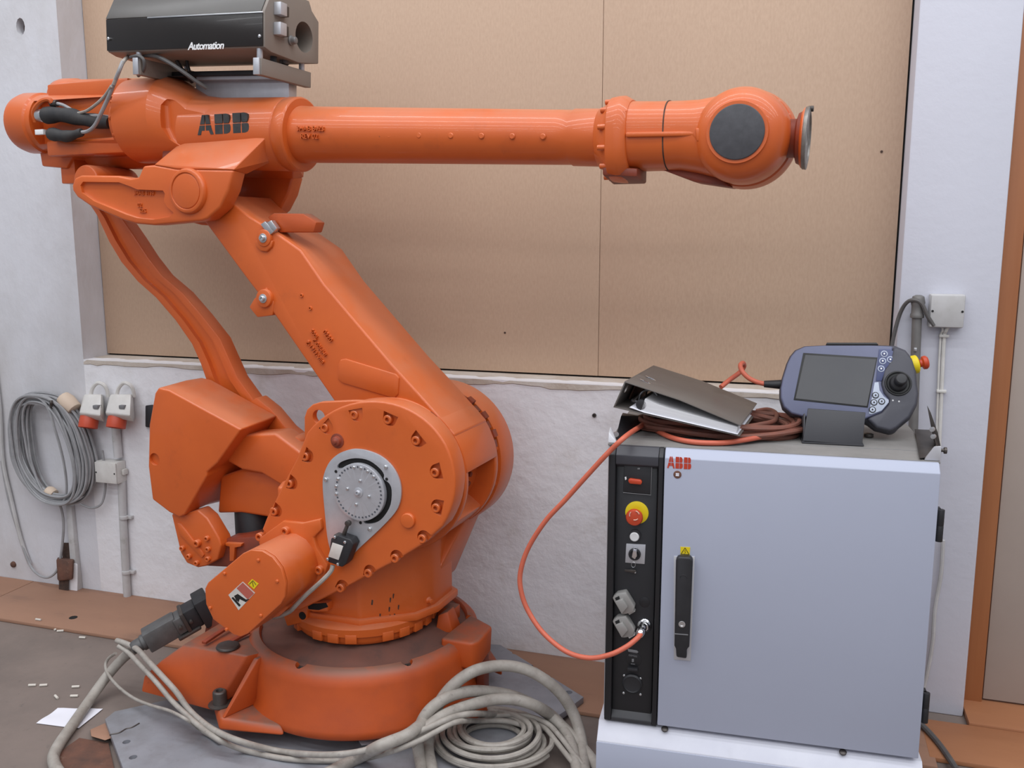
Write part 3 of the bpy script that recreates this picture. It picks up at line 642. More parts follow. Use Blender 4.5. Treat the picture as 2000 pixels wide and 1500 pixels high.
for k in range(4):
    for yy in (-.03, .03):
        a = math.radians(-26 + 10*k); mk('hub_bolt', lathe(new(), (GC.x + .163*math.cos(a), yy, GC.z-.005 + .163*math.sin(a)), (math.cos(a), 0, math.sin(a)), [(.008, 0), (.008, .012), (.004, .012), (0, .010)], 10), DARKORANGE, larm)
# small stop dogs on the hub rims
for yy in (-.134, .128):
    bm = new()
    for k in range(7):
        a = math.radians(62 - 8*k); c, s = math.cos(a), math.sin(a); h = .216 + (.010 if k % 2 else 0)
        hull(bm, [(GC.x + c*r - s*t, yy + d, GC.z + s*r + c*t) for r in (.185, h) for t in (-.011, .011) for d in (-.012, .012)])
    mk('stop_dogs', bm, DARKORANGE, larm)
mk('raised_panel', bev(prism(new(), trace(R, [(660, 712), (664, 703), (674, 701), (772, 731), (779, 738), (777, 770), (771, 777), (762, 776), (668, 748), (659, 740)], -.115), -.115, -.10), .003), ORANGE, larm)
def boss(px, py, r):
    q = rp(px, py, -.122); mk('boss', bev(lathe(new(), (q.x, -.10, q.z), (0, -1, 0), [(r, 0), (r*.95, .022), (0, .022)], 28), .003), ORANGE, larm)
    mk('washer', bev(lathe(new(), (q.x, -.1215, q.z), (0, -1, 0), [(.0135, 0), (.0135, .003), (0, .003)], 20), .0005), STEEL, larm)
    inst('bolt', BOLT_S, larm, (q.x, -.1245, q.z), (0, 0, 0), .85)
boss(514, 465, .026); boss(514, 583, .028)
mk('boss_tail', bev(prism(new(), trace(R, [(497, 470), (533, 470), (530, 482), (520, 492), (508, 490), (499, 482)], -.118), -.118, -.10), .004), ORANGE, larm)
mk('lower_lug', bev(prism(new(), trace(R, [(486, 600), (496, 583), (520, 560), (535, 590), (532, 616), (502, 620)], -.112), -.112, -.03), .004), ORANGE, larm)
mk('bumper_block', bev(prism(new(), trace(R, [(522, 424), (534, 416), (592, 417), (618, 434), (612, 454), (545, 454)], -.095), -.095, -.05), .004), ORANGE_D, larm)
for k in range(2):
    mk('clip_strip', bev(prism(new(), trace(R, [(509+12*k, 438-3*k), (518+12*k, 432-2*k), (536+5*k, 452-6*k), (526+8*k, 460-6*k)], -.118), -.119, -.10), .0012), STEEL, larm)
for p in ((589, 577), (606, 602)): q = rp(*p, -.111); mk('grease_nipple', lathe(new(), (q.x, -.109, q.z), (0, -1, 0), [(.006, 0), (.0055, .005), (.0028, .005), (.0025, .001), (0, .001)], 12), ORANGE, larm)
for s_, p, h in (('0220', (641, 656), .014), ('500L', (615, 653), .012), ('Z-00J-JHI', (625, 678), .012), ('Z-1712-VIIB', (616, 688), .012)):
    q = rp(*p, -.1105); text(s_, h, ORANGE, 'cast_mark', larm, (q.x, -.1105, q.z), (PI/2, math.radians(50), 0), ext=.003)
# ---- far gearbox
fg = mk('far_gearbox', lathe(new(), (GC.x-.008, .13, GC.z-.012), (0, 1, 0), [(.12, -.01), (.20, -.01), (.20, .02), (.226, .022), (.23, .035), (.23, .115), (.224, .125), (.20, .128), (.19, .15), (0, .15)], 72), ORANGE, rob)
for k in range(12):
    a = 2*PI*k/12 + .2; mk('bolt', lathe(new(), (GC.x-.008 + .212*math.cos(a), .152, GC.z-.012 + .212*math.sin(a)), (0, -1, 0), [(.009, 0), (.009, .012), (.004, .012), (0, .010)], 10), ORANGE, fg)
mk('gearbox_web', bev(hull(new(), [(.02, .13, .62), (.30, .13, .62), (.02, .25, .62), (.30, .25, .62), (-.05, .0, .40), (.22, .0, .40), (-.05, .2, .40), (.22, .2, .40)]), .01), ORANGE, fg)
# ---- counterweight on its crank
YC0, YC1 = -.15, .03
cwo = [(309, 757), (330, 762), (471, 839), (436, 888), (424, 905), (404, 922), (404, 930), (360, 1006), (350, 1011), (330, 1001), (297, 976), (289, 911), (291, 829), (302, 768)]
f = trace(R, cwo, YC0)
cx_ = sum(p[0] for p in f)/len(f); cz_ = sum(p[1] for p in f)/len(f)
bk = [(cx_ + (p[0]-cx_)*.94 + .012, cz_ + (p[1]-cz_)*.98 + (.012 if p[1] > cz_ else 0)) for p in f]
bm = loft(new(), [[(p[0], YC0, p[1]) for p in f], [(p[0], YC0+.12, p[1]+.006) for p in f], [(p[0], YC1, p[1]) for p in bk]])
cwt = mk('counterweight', bev(bm, .014, 4, 25), ORANGE, rob)
cut(cwt, lathe(new(), Vector((rp(302, 897, YC0).x, YC0-.02, rp(302, 897, YC0).z)), (0, 1, 0), [(.020, 0), (.020, .030)], 20))
ck = [(470, 850), (538, 846), (596, 890), (640, 900), (760, 900), (760, 1010), (650, 1010), (560, 956), (510, 925), (472, 918), (440, 900)]
mk('crank', bev(prism(new(), trace(R, ck, -.09), -.09, .0), .010, 3), ORANGE, rob)
ck2 = [(430, 930), (474, 916), (520, 922), (560, 950), (600, 985), (620, 1060), (520, 1010), (470, 1002), (424, 1003)]
mk('crank_web', bev(prism(new(), trace(R, ck2, -.05), -.05, .06), .010, 3), ORANGE, rob)
mk('rod_end', bev(prism(new(), trace(R, [(500, 776), (530, 800), (560, 836), (600, 868), (600, 885), (560, 872), (520, 850), (480, 790)], .03), .03, .085), .006), ORANGE, rob)
q = rp(583, 868, -.02); mk('rod_pin', bev(lathe(new(), (q.x, -.02, q.z), (0, 1, 0), [(.028, -.02), (.03, 0), (.03, .07), (.02, .09)], 24), .003), ORANGE, rob)
# ---- parallel rod, an I-section bar
L_ = [(170, 350), (172, 396), (188, 420), (212, 472), (236, 512), (268, 550), (304, 582), (342, 626), (374, 672), (391, 710), (404, 748), (425, 790), (450, 830)]
Rr = [(224, 350), (226, 410), (244, 436), (262, 462), (288, 502), (316, 538), (356, 572), (394, 616), (430, 662), (447, 700), (464, 738), (500, 788), (530, 826)]
YR0, YR1 = .04, .095
bm = prism(new(), trace(R, L_ + Rr[::-1], YR0), YR0, YR1)
rod = mk('parallel_rod', bev(bm, .005), ORANGE, rob)
mid = lambda t: [(a[0]*(1-t) + b[0]*t, a[1]*(1-t) + b[1]*t) for a, b in zip(L_, Rr)]
cut(rod, prism(new(), trace(R, mid(.27)[1:-1] + mid(.73)[1:-1][::-1], YR0), YR0-.01, YR0+.016))
# ---- first-axis drive under the counterweight
drv = mk('axis_one_drive', bev(prism(new(), trace(R, [(334, 1004), (358, 1004), (386, 996), (404, 1012), (428, 1052), (432, 1066), (424, 1094), (402, 1106), (386, 1109), (364, 1100), (352, 1080)], -.13), -.13, -.075), .006, 3), ORANGE, rob)
for p in ((388, 1060), (406, 1051), (358, 1070), (371, 1086), (386, 1099), (408, 1091), (408, 1072)):
    q = rp(*p, -.13); inst('bolt', BOLT_O, drv, (q.x, -.13, q.z), (0, 0, 0), .9 if p[0] != 388 else 1.25)
mk('drive_rib', bev(prism(new(), trace(R, [(346, 1022), (352, 1024), (398, 1084), (394, 1090), (350, 1044)], -.136), -.136, -.12), .002), ORANGE, drv)
a = rp(470, 1090, -.06); b = rp(474, 985, -.06)
mk('drive_motor', bev(lathe(new(), (a.x, .02, a.z), (0, 0, 1), [(.07, 0), (.072, .02), (.064, .03), (.064, b.z-a.z-.02), (.05, b.z-a.z)], 32), .003), BLACK, drv)
mk('drive_bracket', bev(prism(new(), trace(R, [(420, 1078), (440, 1052), (520, 1046), (540, 1090), (520, 1112), (440, 1108), (400, 1106)], -.10), -.10, .12), .006), DARKORANGE, drv)
mk('drive_bracket_lip', bev(prism(new(), trace(R, [(440, 1060), (472, 1062), (470, 1068), (458, 1070), (456, 1096), (448, 1096), (448, 1068), (440, 1066)], -.112), -.112, -.09), .002), ORANGE, drv)
mk('drive_column', bev(hull(new(), [(-.42, -.04, .28), (-.20, -.04, .28), (-.42, .15, .28), (-.20, .15, .28), (-.40, -.02, .47), (-.16, -.02, .47), (-.40, .13, .47), (-.16, .13, .47)]), .008), DARKORANGE, drv)
# ---- upper arm housing
TL = math.radians(2.87)                      # the forearm dips a little to the right
AO = Vector((-.19, 0, 1.764)); AD = Vector((math.cos(TL), 0, -math.sin(TL))); AU = Vector((math.sin(TL), 0, math.cos(TL)))
def ax(t, y=0., u=0.): return AO + AD*t + Vector((0, y, 0)) + AU*u
def zz(x): return 1.764 - .05*(x + .19)
neck = mk('arm_housing', bev(lathe(new(), ax(-.36), AD, [(.07, 0), (.104, .0), (.106, .10), (.106, .340), (.1035, .3415), (.1035, .3445), (.107, .346), (.107, .38), (.102, .384), (.082, .384)], 72), .001, 1, 50), ORANGE, rob)
# bell-shaped gear cover
secs = []
for x, cz0, ry, rz_ in ((-.785, 1.828, .118, .118), (-.775, 1.828, .128, .129), (-.632, 1.826, .132, .131), (-.515, 1.790, .106, .103), (-.40, 1.776, .10, .10)):
    secs.append(sup(x, 0, cz0, ry, rz_, 2.15, 56))
bell = mk('gear_cover', loft(new(), secs), ORANGE, rob, 11)
sc = prism(new(), trace(R, [(317, 205), (322, 193), (334, 188), (380, 188), (430, 190), (430, 294), (362, 294), (345, 288), (330, 272), (320, 250)], -.11), -.30, -.094)
cut(bell, bev(sc, .012, 4, 60), 11)
bm = new()
for k in range(14):
    a = 2*PI*k/14; lathe(bm, (-.788, .112*math.cos(a), 1.828 + .112*math.sin(a)), (-1, 0, 0), [(.006, 0), (.006, .006), (0, .008)], 8)
mk('cover_screws', bm, ORANGE, bell)
# fork cheeks with the tail lever
ck_o = [(140, 362), (145, 348), (158, 342), (230, 343), (255, 348), (270, 346), (279, 324), (300, 322), (344, 330), (456, 332), (446, 372), (430, 405), (405, 427), (394, 431), (300, 440), (265, 437), (240, 430), (175, 402), (150, 385), (141, 372)]
co = trace(R, ck_o, -.17)
chk = mk('fork_cheek', bev(prism(new(), co, -.17, -.112), .007, 3), ORANGE, rob)
pk = [(157, 362), (162, 355), (232, 356), (254, 364), (268, 370), (318, 372), (322, 378), (320, 392), (326, 404), (340, 416), (330, 424), (298, 429), (268, 426), (246, 419), (184, 393), (160, 376)]
cut(chk, bev(prism(new(), trace(R, pk, -.17), -.2, -.158), .004, 2, 60))
for s_, p, h in (('3HAB 4139', (282, 378), .012), ('02', (274, 401), .013), ('SZS', (280, 412), .012)):
    q = rp(*p, -.158); text(s_, h, ORANGE, 'cast_mark', chk, (q.x, -.158, q.z), (PI/2, math.radians(2), 0), ext=.002)
q = rp(362, 373, -.185)
mk('pivot_cap', bev(lathe(new(), (q.x, -.165, q.z), (0, -1, 0), [(.066, 0), (.066, .010), (.062, .018), (.053, .020), (.052, .016), (.050, .016), (.049, .019), (0, .019)], 48), .001), ORANGE, chk)
far = mk('fork_cheek', bev(prism(new(), [p for p in co if p[0] > -.72], .112, .17), .007, 3), ORANGE, rob)
mk('tail_lug', bev(lathe(new(), Vector((rp(196, 350, -.03).x, -.09, rp(196, 350, -.03).z-.01)), (0, 1, 0), [(.05, 0), (.052, .01), (.052, .17), (.05, .18)], 32), .003), ORANGE, chk)
mk('tail_web', bev(hull(new(), [(p[0], y, p[1]) for p in trace(R, [(150, 352), (260, 352), (300, 365), (300, 425), (250, 425), (170, 395)], -.17) for y in (-.13, .09)]), .008), ORANGE, chk)
# slanted shoulders between neck and cheeks
def sl(side):
    s = -1 if side < 0 else 1
    t1 = trace(R, [(300, 322), (344, 330), (456, 332)], -.17); t0 = trace(R, [(345, 285), (362, 279), (490, 279), (526, 262), (520, 285)], -.095)
    pts = [(p[0], s*.17, p[1]) for p in t1] + [(p[0], s*.112, p[1]-.008) for p in t1] + [(p[0], s*.095, p[1]) for p in t0] + [(p[0], s*.05, p[1]-.004) for p in t0] + [(t0[3][0]-.02, s*.05, t0[3][1]-.07)]
    return bev(hull(new(), pts), .004, 2)
mk('fork_shoulder', sl(-1), ORANGE, chk, 16); mk('fork_shoulder', sl(1), ORANGE, far, 16)
mk('fork_bridge', bev(hull(new(), [(-.62, -.10, 1.66), (-.62, .10, 1.66), (-.30, -.10, 1.70), (-.30, .10, 1.70), (-.62, -.08, 1.76), (-.62, .08, 1.76), (-.26, -.08, 1.72), (-.26, .08, 1.72)]), .006), DARKORANGE, far)
# logo on the neck (slightly curved surface: letters stand on small flat pads of the cylinder)
q0, q1 = rp(387, 264, -.104), rp(487, 219, -.104)
abb(neck, q0.x, -.1062, q0.z, q1.x-q0.x, q1.z-q0.z, LOGO_B, .012)
# ---- the three wrist motors at the back
def wmotor(name, x0, x1, y, z, r, capw):
    m_ = mk(name, bev(lathe(new(), (x0, y, z), (1, 0, -.05), [(r*.72, 0), (r*.93, .012), (r, .035), (r, capw), (r*.94, capw+.006), (r*.94, x1-x0)], 40), .0015, 1, 50), ORANGE, rob); return m_
m1 = wmotor('wrist_motor', -1.262, -.76, -.02, 1.843, .098, .10)
m2 = wmotor('wrist_motor', -1.215, -.76, .085, 1.935, .066, .09)
m3 = wmotor('wrist_motor', -1.205, -.76, .07, 1.765, .064, .09)
cut(m1, box(new(), -1.135, -.80, -.20, -.058, 1.765, 1.90))
mk('motor_frame', bev(box(new(), -1.11, -.77, -.055, .10, 1.90, 1.955), .006), ORANGE, m2)
mk('motor_frame', bev(box(new(), -1.10, -.74, -.085, .08, 1.725, 1.775), .008), ORANGE, m3)
mk('motor_frame', bev(hull(new(), [(-1.19, -.03, 1.70), (-1.08, -.03, 1.69), (-1.19, .09, 1.70), (-1.08, .09, 1.69), (-1.20, -.03, 1.78), (-1.0, -.03, 1.78), (-1.20, .09, 1.78), (-1.0, .09, 1.78)]), .006), ORANGE, m3)
q0 = rp(118, 330, -.02); q1 = rp(148, 358, -.02)
mk('motor_foot', bev(box(new(), q0.x, q1.x, -.02, .06, q1.z, q0.z+.03), .004), ORANGE, m3)
# plugs and hoses on the motors
cn = mk('motor_connector', bev(cyl(new(), rp(76, 226, -.10), rp(92, 226, -.10), .020, .022, 20), .002), STEEL, m1)
mk('connector_sleeve', tube(new(), [rp(90, 226, -.10), rp(110, 224, -.10), rp(135, 226, -.10), rp(160, 232, -.095), rp(185, 236, -.09), rp(214, 240, -.08)], lambda t: .026 - .006*t + .002*math.sin(t*17), 14), RUBBER, m1)
mk('connector_sleeve', tube(new(), [rp(101, 262, -.10), rp(115, 264, -.11), rp(130, 266, -.11), rp(148, 262, -.11), rp(160, 258, -.11)], lambda t: .020 - .010*t*t + .0015*math.sin(t*15), 14), RUBBER, m1)
mk('connector_sleeve', tube(new(), [rp(100, 202, -.10), rp(112, 202, -.10)], .010, 12), DSTEEL, m1)
mk('motor_hose', tube(new(), [rp(110, 202, -.10), rp(125, 206, -.10), rp(150, 220, -.10), rp(168, 226, -.10), rp(190, 226, -.10), rp(212, 228, -.06)], .0052, 8), WIREW, m1)
mk('motor_hose', tube(new(), [rp(154, 259, -.11), rp(172, 256, -.11), rp(186, 244, -.125), rp(200, 216, -.14), rp(212, 190, -.15), rp(222, 165, -.16), rp(232, 140, -.17), rp(240, 120, -.16)], .0058, 8), WIREW, m1)
mk('motor_hose', tube(new(), [rp(150, 222, -.105), rp(170, 216, -.11), rp(190, 202, -.125), rp(206, 186, -.14), rp(218, 168, -.165)], .0048, 8), WIREG, m1)
mk('air_fitting', bev(tube(new(), [rp(70, 238, -.10), rp(66, 220, -.11), rp(72, 206, -.115), rp(84, 196, -.115), rp(96, 194, -.11), rp(102, 201, -.105)], .008, 8), .0005, 1, 60), ORANGE, m1)
q0 = rp(78, 258, -.105); mk('type_tag', bev(box(new(), q0.x-.018, q0.x+.018, q0.y-.004, q0.y+.01, q0.z-.008, q0.z+.008), .001), INKW, m1)
# ---- forearm tube
tb = [(.082, .02), (.080, .06), (.0775, .25), (.070, .83), (.0695, .862), (.0725, .866), (.0725, .955), (.070, .958), (.070, 1.0), (.05, 1.0)]
tubeo = mk('forearm_tube', lathe(new(), ax(0), AD, [(.03, .02)] + tb, 64), ORANGE, rob)
def onarm(px, py): q = rp(px, py, -.07); return q
for k, x in enumerate((610, 648, 702, 760, 818, 880, 940, 1000, 1060)):
    q = rp(x, 262 + k*.6, -.074); mk('casting_dimple', lathe(new(), (q.x, -.0735, q.z), (0, -1, 0), [(.008, 0), (.006, .0022), (0, .0022)], 12), ORANGE, tubeo)
for s_, p, h in (('3HAB 8423', (608, 252), .014), ('REV 02', (606, 267), .014)):
    q = rp(*p, -.078); text(s_, h, ORANGE, 'cast_mark', tubeo, (q.x, -.0775, q.z), (PI/2, math.radians(3), 0), ext=.004)
# ---- wrist
fx = .80
wf = mk('wrist_flange', bev(loft(new(), [sup(fx-.018, 0, zz(fx)-.006, .098, .104, 2.7), sup(fx+.004, 0, zz(fx)-.006, .102, .107, 2.7), sup(fx+.016, 0, zz(fx)-.006, .102, .107, 2.7), sup(fx+.034, 0, zz(fx)-.006, .094, .096, 2.5)]), .002, 1, 60), ORANGE, rob)
mk('flange_hub', bev(loft(new(), [sup(fx-.055, 0, zz(fx), .074, .074, 2), sup(fx-.03, 0, zz(fx)-.003, .084, .088, 2.3), sup(fx-.016, 0, zz(fx)-.004, .095, .10, 2.6)]), .001, 1, 60), ORANGE, wf)
for k in range(12):
    a = 2*PI*k/12 + .26; mk('bolt', bev(lathe(new(), (fx-.03, .091*math.cos(a), zz(fx)-.006 + .096*math.sin(a)), (1, 0, 0), [(.007, -.008), (.007, .02)], 10), .001), ORANGE, wf)
mk('flange_clamp', bev(hull(new(), [(fx-.03, -.07, 1.618), (fx+.06, -.07, 1.612), (fx+.06, -.07, 1.632), (fx-.03, -.07, 1.640), (fx-.03, .03, 1.600), (fx+.06, .03, 1.600), (fx+.06, .03, 1.64), (fx-.03, .03, 1.64)]), .005), DARKORANGE, wf)
WX, WZ = 1.107, 1.703
sec = []
for x, cz0, ry, rz_ in ((.83, 1.716, .090, .086), (.90, 1.714, .090, .084), (.96, 1.712, .092, .084), (1.0, 1.708, .098, .088), (1.05, 1.705, .10, .098), (1.12, 1.70, .09, .10)):
    sec.append(sup(x, 0, cz0, ry, rz_, 2.5, 56))
wrist = mk('wrist_housing', loft(new(), sec), ORANGE, rob)
ball = mk('wrist_ball', lathe(new(), (WX, 0, WZ), (0, 1, 0), [(.060, -.126), (.070, -.126), (.0715, -.118), (.082, -.114), (.094, -.104), (.104, -.09), (.111, -.06), (.113, -.02), (.113, .0), (.104, .003), (.104, .012), (.116, .015), (.121, .05), (.119, .085), (.105, .112), (.08, .122), (0, .124)], 72), ORANGE, rob)
mk('wrist_disc', bev(lathe(new(), (WX, -.123, WZ), (0, -1, 0), [(.0625, 0), (.0625, .006), (.060, .007), (0, .007)], 56), .0006), DISC, ball)
seam = mk('wrist_seam', new(), GAP, wrist) if False else None
def crack(pl, y, w=.0011):
    mk('paint_crack', tube(new(), [rp(a, b, y) for a, b in pl], w, 5, 3), HOLE, wrist)
bm = loft(new(), [sup(.9245, 0, 1.7135, .0917, .0852, 2.5, 56), sup(.9275, 0, 1.7135, .0917, .0852, 2.5, 56)]); mk('paint_crack_ring', bm, HOLE, wrist)
mk('side_rib', bev(prism(new(), trace(R, [(1222, 258), (1352, 256), (1360, 250), (1398, 250), (1398, 276), (1358, 276), (1350, 266), (1222, 268)], -.096), -.098, -.085), .004), ORANGE, wrist)
mk('side_rib_pad', bev(hull(new(), [rp(x, y, d) for x, y in ((1358, 250), (1398, 250), (1398, 277), (1360, 276)) for d in (-.106, -.07)]), .004), ORANGE, wrist)
mk('lower_guard', bev(hull(new(), [(.90, -.02, 1.635), (.90, .09, 1.64), (.99, -.02, 1.60), (.99, .10, 1.60), (1.08, -.02, 1.585), (1.08, .105, 1.585), (1.02, 0, 1.66), (1.02, .1, 1.66)]), .006), DARKORANGE, wrist)
# tool flange
fo = Vector((1.205, .0, 1.697)); 
mk('flange_neck', bev(lathe(new(), fo, (1, 0, -.03), [(.045, 0), (.045, .022), (.058, .026), (.064, .038)], 40), .001, 1, 50), DARKORANGE, ball)
tf = mk('tool_flange', bev(lathe(new(), fo + Vector((.038, 0, -.001)), (1, 0, -.03), [(.052, 0), (.072, .003), (.073, .012), (.060, .014), (.058, .009), (.025, .009), (.024, .005), (0, .005)], 56), .0008, 1, 50), mat('flange_steel', (150, 146, 141), .42, metal=.6, var=(30, (112, 106, 100))), rob)
mk('flange_back', bev(lathe(new(), fo + Vector((.028, 0, 0)), (1, 0, -.03), [(.05, 0), (.070, .010), (.070, .014)], 48), .001, 1, 50), ORANGE, tf)
mk('locating_pin', bev(lathe(new(), fo + Vector((.047, 0, .066)), (1, 0, 0), [(.007, 0), (.007, .012)], 10), .001), DSTEEL, tf)

# ================================================================== black control box on the arm
BY0, BY1 = -.15, .11
_pv = rp(517, 92, BY0)
BT = Matrix.Translation(_pv) @ Matrix.Rotation(TL, 4, 'Y') @ Matrix.Translation(-_pv)
BTI = BT.inverted()
def bq(x, y, d): return BTI @ rp(x, y, d)
x0, x1 = bq(209, 60, BY0).x, bq(517, 60, BY0).x
zt, zb = bq(516, 22, BY0).z, bq(518, 92, BY0).z
yb = BY1
prof = [(BY0, zb), (BY0, zt), (BY0+.035, zt+.062), (BY0+.06, zt+.075), (yb-.05, zt+.075), (yb-.035, zt+.05), (yb, zb+.12), (yb, zb), (yb-.10, zb-.014), (BY0+.03, zb-.008)]
cbox = thing('control_box', 'black metal control box reading Automation mounted on top of the robot arm', 'control box', fr=R)
cbox.matrix_world = R.mat() @ BT
bm = new(); n = len(prof)
def xprism(bm, prof, x0, x1):
    n = len(prof)
    a = [bm.verts.new((x0, p[0], p[1])) for p in prof]; b = [bm.verts.new((x1, p[0], p[1])) for p in prof]
    bm.faces.new(a); bm.faces.new(b[::-1])
    for i in range(n): bm.faces.new((a[i], a[(i+1) % n], b[(i+1) % n], b[i]))
    return bm
shell = mk('shell', bev(xprism(new(), prof, x0, x1), .003), GREYB, cbox)
cut(shell, lathe(new(), (x1-.06, yb-.075, zb+.062), (1, 0, 0), [(.043, 0), (.043, .1)], 40))
mk('hole_floor', lathe(new(), (x1-.059, yb-.075, zb+.062), (1, 0, 0), [(.046, 0), (.046, .002)], 32), GAP, shell)
lid = mk('front_cover', bev(box(new(), x0+.001, x1-.004, BY0-.004, BY0-.0005, zb+.003, zt-.002), .001), GLOSSB, cbox)
mk('top_cover', bev(xprism(new(), [(BY0-.003, zt), (BY0+.032, zt+.064), (BY0+.058, zt+.078), (yb-.05, zt+.078), (yb-.05, zt+.072), (BY0+.058, zt+.072), (BY0+.036, zt+.059), (BY0+.002, zt-.001)], x0-.001, x1-.01), .001), mat('box_top_charcoal', (74, 71, 68), .4, var=(5, (84, 80, 76))), cbox)
mk('edge_strip', bev(box(new(), x0+.16, x1-.002, BY0-.006, BY0-.003, zt-.005, zt-.001), .0006), STEEL, lid)
for p in ((213, 76), (508, 71)): q = bq(*p, BY0-.004); inst('screw', SCREW_S, lid, (q.x, BY0-.004, q.z), (0, 0, 0), 1.1)
q = bq(402, 90, BY0-.0045); text('Automation', .0205, INKW, 'lettering', lid, (q.x, BY0-.0046, q.z), (PI/2, 0, 0), shear=.22, bold=.018, ext=.0004, spacing=.9)
# relays, knob and sockets on the end face
def relay(y, z, name='relay'):
    r = mk(name, bev(box(new(), x1, x1+.024, y-.014, y+.016, z-.017, z+.017), .002), SILVER, cbox)
    mk('relay_socket', bev(box(new(), x1, x1+.018, y+.017, y+.034, z-.015, z+.013), .002), DSTEEL, r)
def endp(px, py): d = ray(px, py); t = ((R.o - EYE).dot(R.x) + x1 + .015)/d.dot(R.x); return BTI @ R.loc(EYE + d*t)
a = endp(546, 18); relay(a.y, a.z); a = endp(547, 57); relay(a.y, a.z)
a = endp(575, 79); mk('knob', bev(lathe(new(), (x1, a.y, a.z), (1, 0, 0), [(.014, 0), (.014, .005), (.011, .006), (.010, .018), (.007, .020)], 24), .001), PIPEG, cbox)
a = endp(581, 119); mk('cable_gland', bev(lathe(new(), (x1-.03, a.y, zb-.006), (0, 0, -1), [(.014, -.01), (.014, .016), (.010, .02)], 16), .001), DSTEEL, cbox)
mk('cable_gland', bev(lathe(new(), (x1-.03, a.y-.05, zb-.01), (0, 0, -1), [(.010, -.01), (.010, .024)], 16), .001), BLACK, cbox)
# mounting brackets and carrier plate
for px_, in ((497,), (262,)):
    qx = bq(px_, 130, BY0).x; z0, z1 = bq(px_, 146, BY0).z, bq(px_, 113, BY0).z
    br = mk('bracket', bev(box(new(), qx, qx+.022, BY0+.002, yb-.02, z0, z1), .002), GREYB, cbox)
    mk('bracket_end', bev(box(new(), qx-.002, qx+.018, BY0-.004, BY0+.002, z0, z1), .001), SILVER, br)
    mk('spacer', bev(lathe(new(), (qx+.009, BY0+.012, z1-.002), (0, 0, 1), [(.0085, 0), (.0085, zb-z1+.02)], 14), .001), SILVER, br)
    mk('spacer', bev(lathe(new(), (qx+.009, yb-.05, z1-.002), (0, 0, 1), [(.0085, 0), (.0085, zb-z1+.02)], 14), .001), SILVER, br)
bx0, bx1 = bq(255, 130, BY1).x, bq(560, 130, BY1).x
zc0, zc1 = bq(500, 190, .06).z, bq(500, 158, .06).z
mk('carrier_rail', bev(box(new(), bq(262, 130, BY0).x, bq(497, 130, BY0).x+.02, -.02, .08, zc1+.004, zc1+.018), .003), BLACK, cbox)
mk('carrier_plate', bev(box(new(), bq(395, 170, .05).x, bq(576, 170, .05).x, .02, .06, zc0-.05, zc1), .002), SILVER, cbox)
mk('carrier_angle', bev(box(new(), bq(385, 150, .0).x, bq(570, 150, .0).x, -.005, .03, zc1-.006, zc1+.018), .002), SILVER, cbox)
mk('carrier_post', bev(box(new(), -.66, -.56, -.04, .06, 1.93, zc1+.0), .003), BLACK, cbox)
# hoses hanging from the box
hc = lambda pts, r, m: mk('hose', tube(new(), [bq(x, y, d) for x, y, d in pts], r, 8), m, cbox)
hc([(262, 112, -.05), (250, 112, -.12), (240, 122, -.16), (232, 140, -.165), (222, 165, -.165)], .0055, WIREG)
hc([(255, 112, -.14), (270, 109, -.15), (281, 118, -.15), (281, 136, -.14), (270, 148, -.12)], .005, WIRED)
hc([(280, 108, -.12), (305, 110, -.13), (330, 122, -.14), (360, 142, -.13), (385, 160, -.11), (404, 172, -.09)], .006, WIRED)
hc([(345, 118, -.06), (355, 135, -.05), (368, 150, -.04), (375, 160, -.02)], .006, BLACK)
hc([(365, 112, -.05), (366, 125, -.05), (370, 140, -.05)], .005, BLACK)
# ================================================================== the control cabinet
KW, KD, KZ0, KZ1 = .628, .50, .218, .948
cab = thing('control_cabinet', 'lavender-grey robot control cabinet with black switch panel on its left', 'cabinet', fr=K)
def kp(x, y, d): return at(K, x, y, d)
def kz(x, y, z): return flr(K, x, y, z)
def kt(pts, y): return trace(K, pts, y)
body = mk('body', bev(box(new(), -.143, KW+.004, .022, KD, .17, KZ1-.004), .003), CABS, cab)
top = mk('top', bev(box(new(), -.143, KW+.004, .018, KD, KZ1-.004, KZ1+.002), .001), CABT, cab)
mk('top_seam', bev(box(new(), -.14, KW, .118, .1195, KZ1+.0005, KZ1+.0026), .0003), INKG, top)
door = mk('door', bev(xprism(new(), [(-.012, KZ0), (-.012, .928), (.010, KZ1), (.020, KZ1), (.020, KZ0)], .002, KW), .002), CABP, cab)
# handle
ho = [(1320, 1093), (1325, 1088), (1348, 1089), (1353, 1095), (1346, 1264), (1341, 1270), (1341, 1287), (1321, 1284), (1320, 1268), (1317, 1262)]
mk('handle_tray', bev(prism(new(), kt([(1316, 1086), (1357, 1087), (1349, 1291), (1316, 1288)], -.014), -.0145, -.012), .001), CABS, door)
mk('handle', bev(prism(new(), kt(ho, -.036), -.036, -.014), .004, 3), BLACK, door)
q = kp(1332, 1219, -.036); mk('lock', bev(lathe(new(), (q.x, -.036, q.z), (0, -1, 0), [(.0085, 0), (.0085, .002), (.005, .002), (.004, .001), (0, .001)], 20), .0004), STEEL, door)
q = kp(1335, 1130, -.036); bm = new(); tube(bm, [(q.x + .009*math.cos(math.radians(a)), -.0362, q.z + .009*math.sin(math.radians(a))) for a in range(10, 171, 20)], .0009, 6, 3); mk('thumb_mark', bm, BLACK, door)
mk('handle_line', bev(prism(new(), kt([(1318, 1237), (1344, 1239), (1344, 1241), (1318, 1239)], -.0362), -.0366, -.0355), .0002), INKG, door)
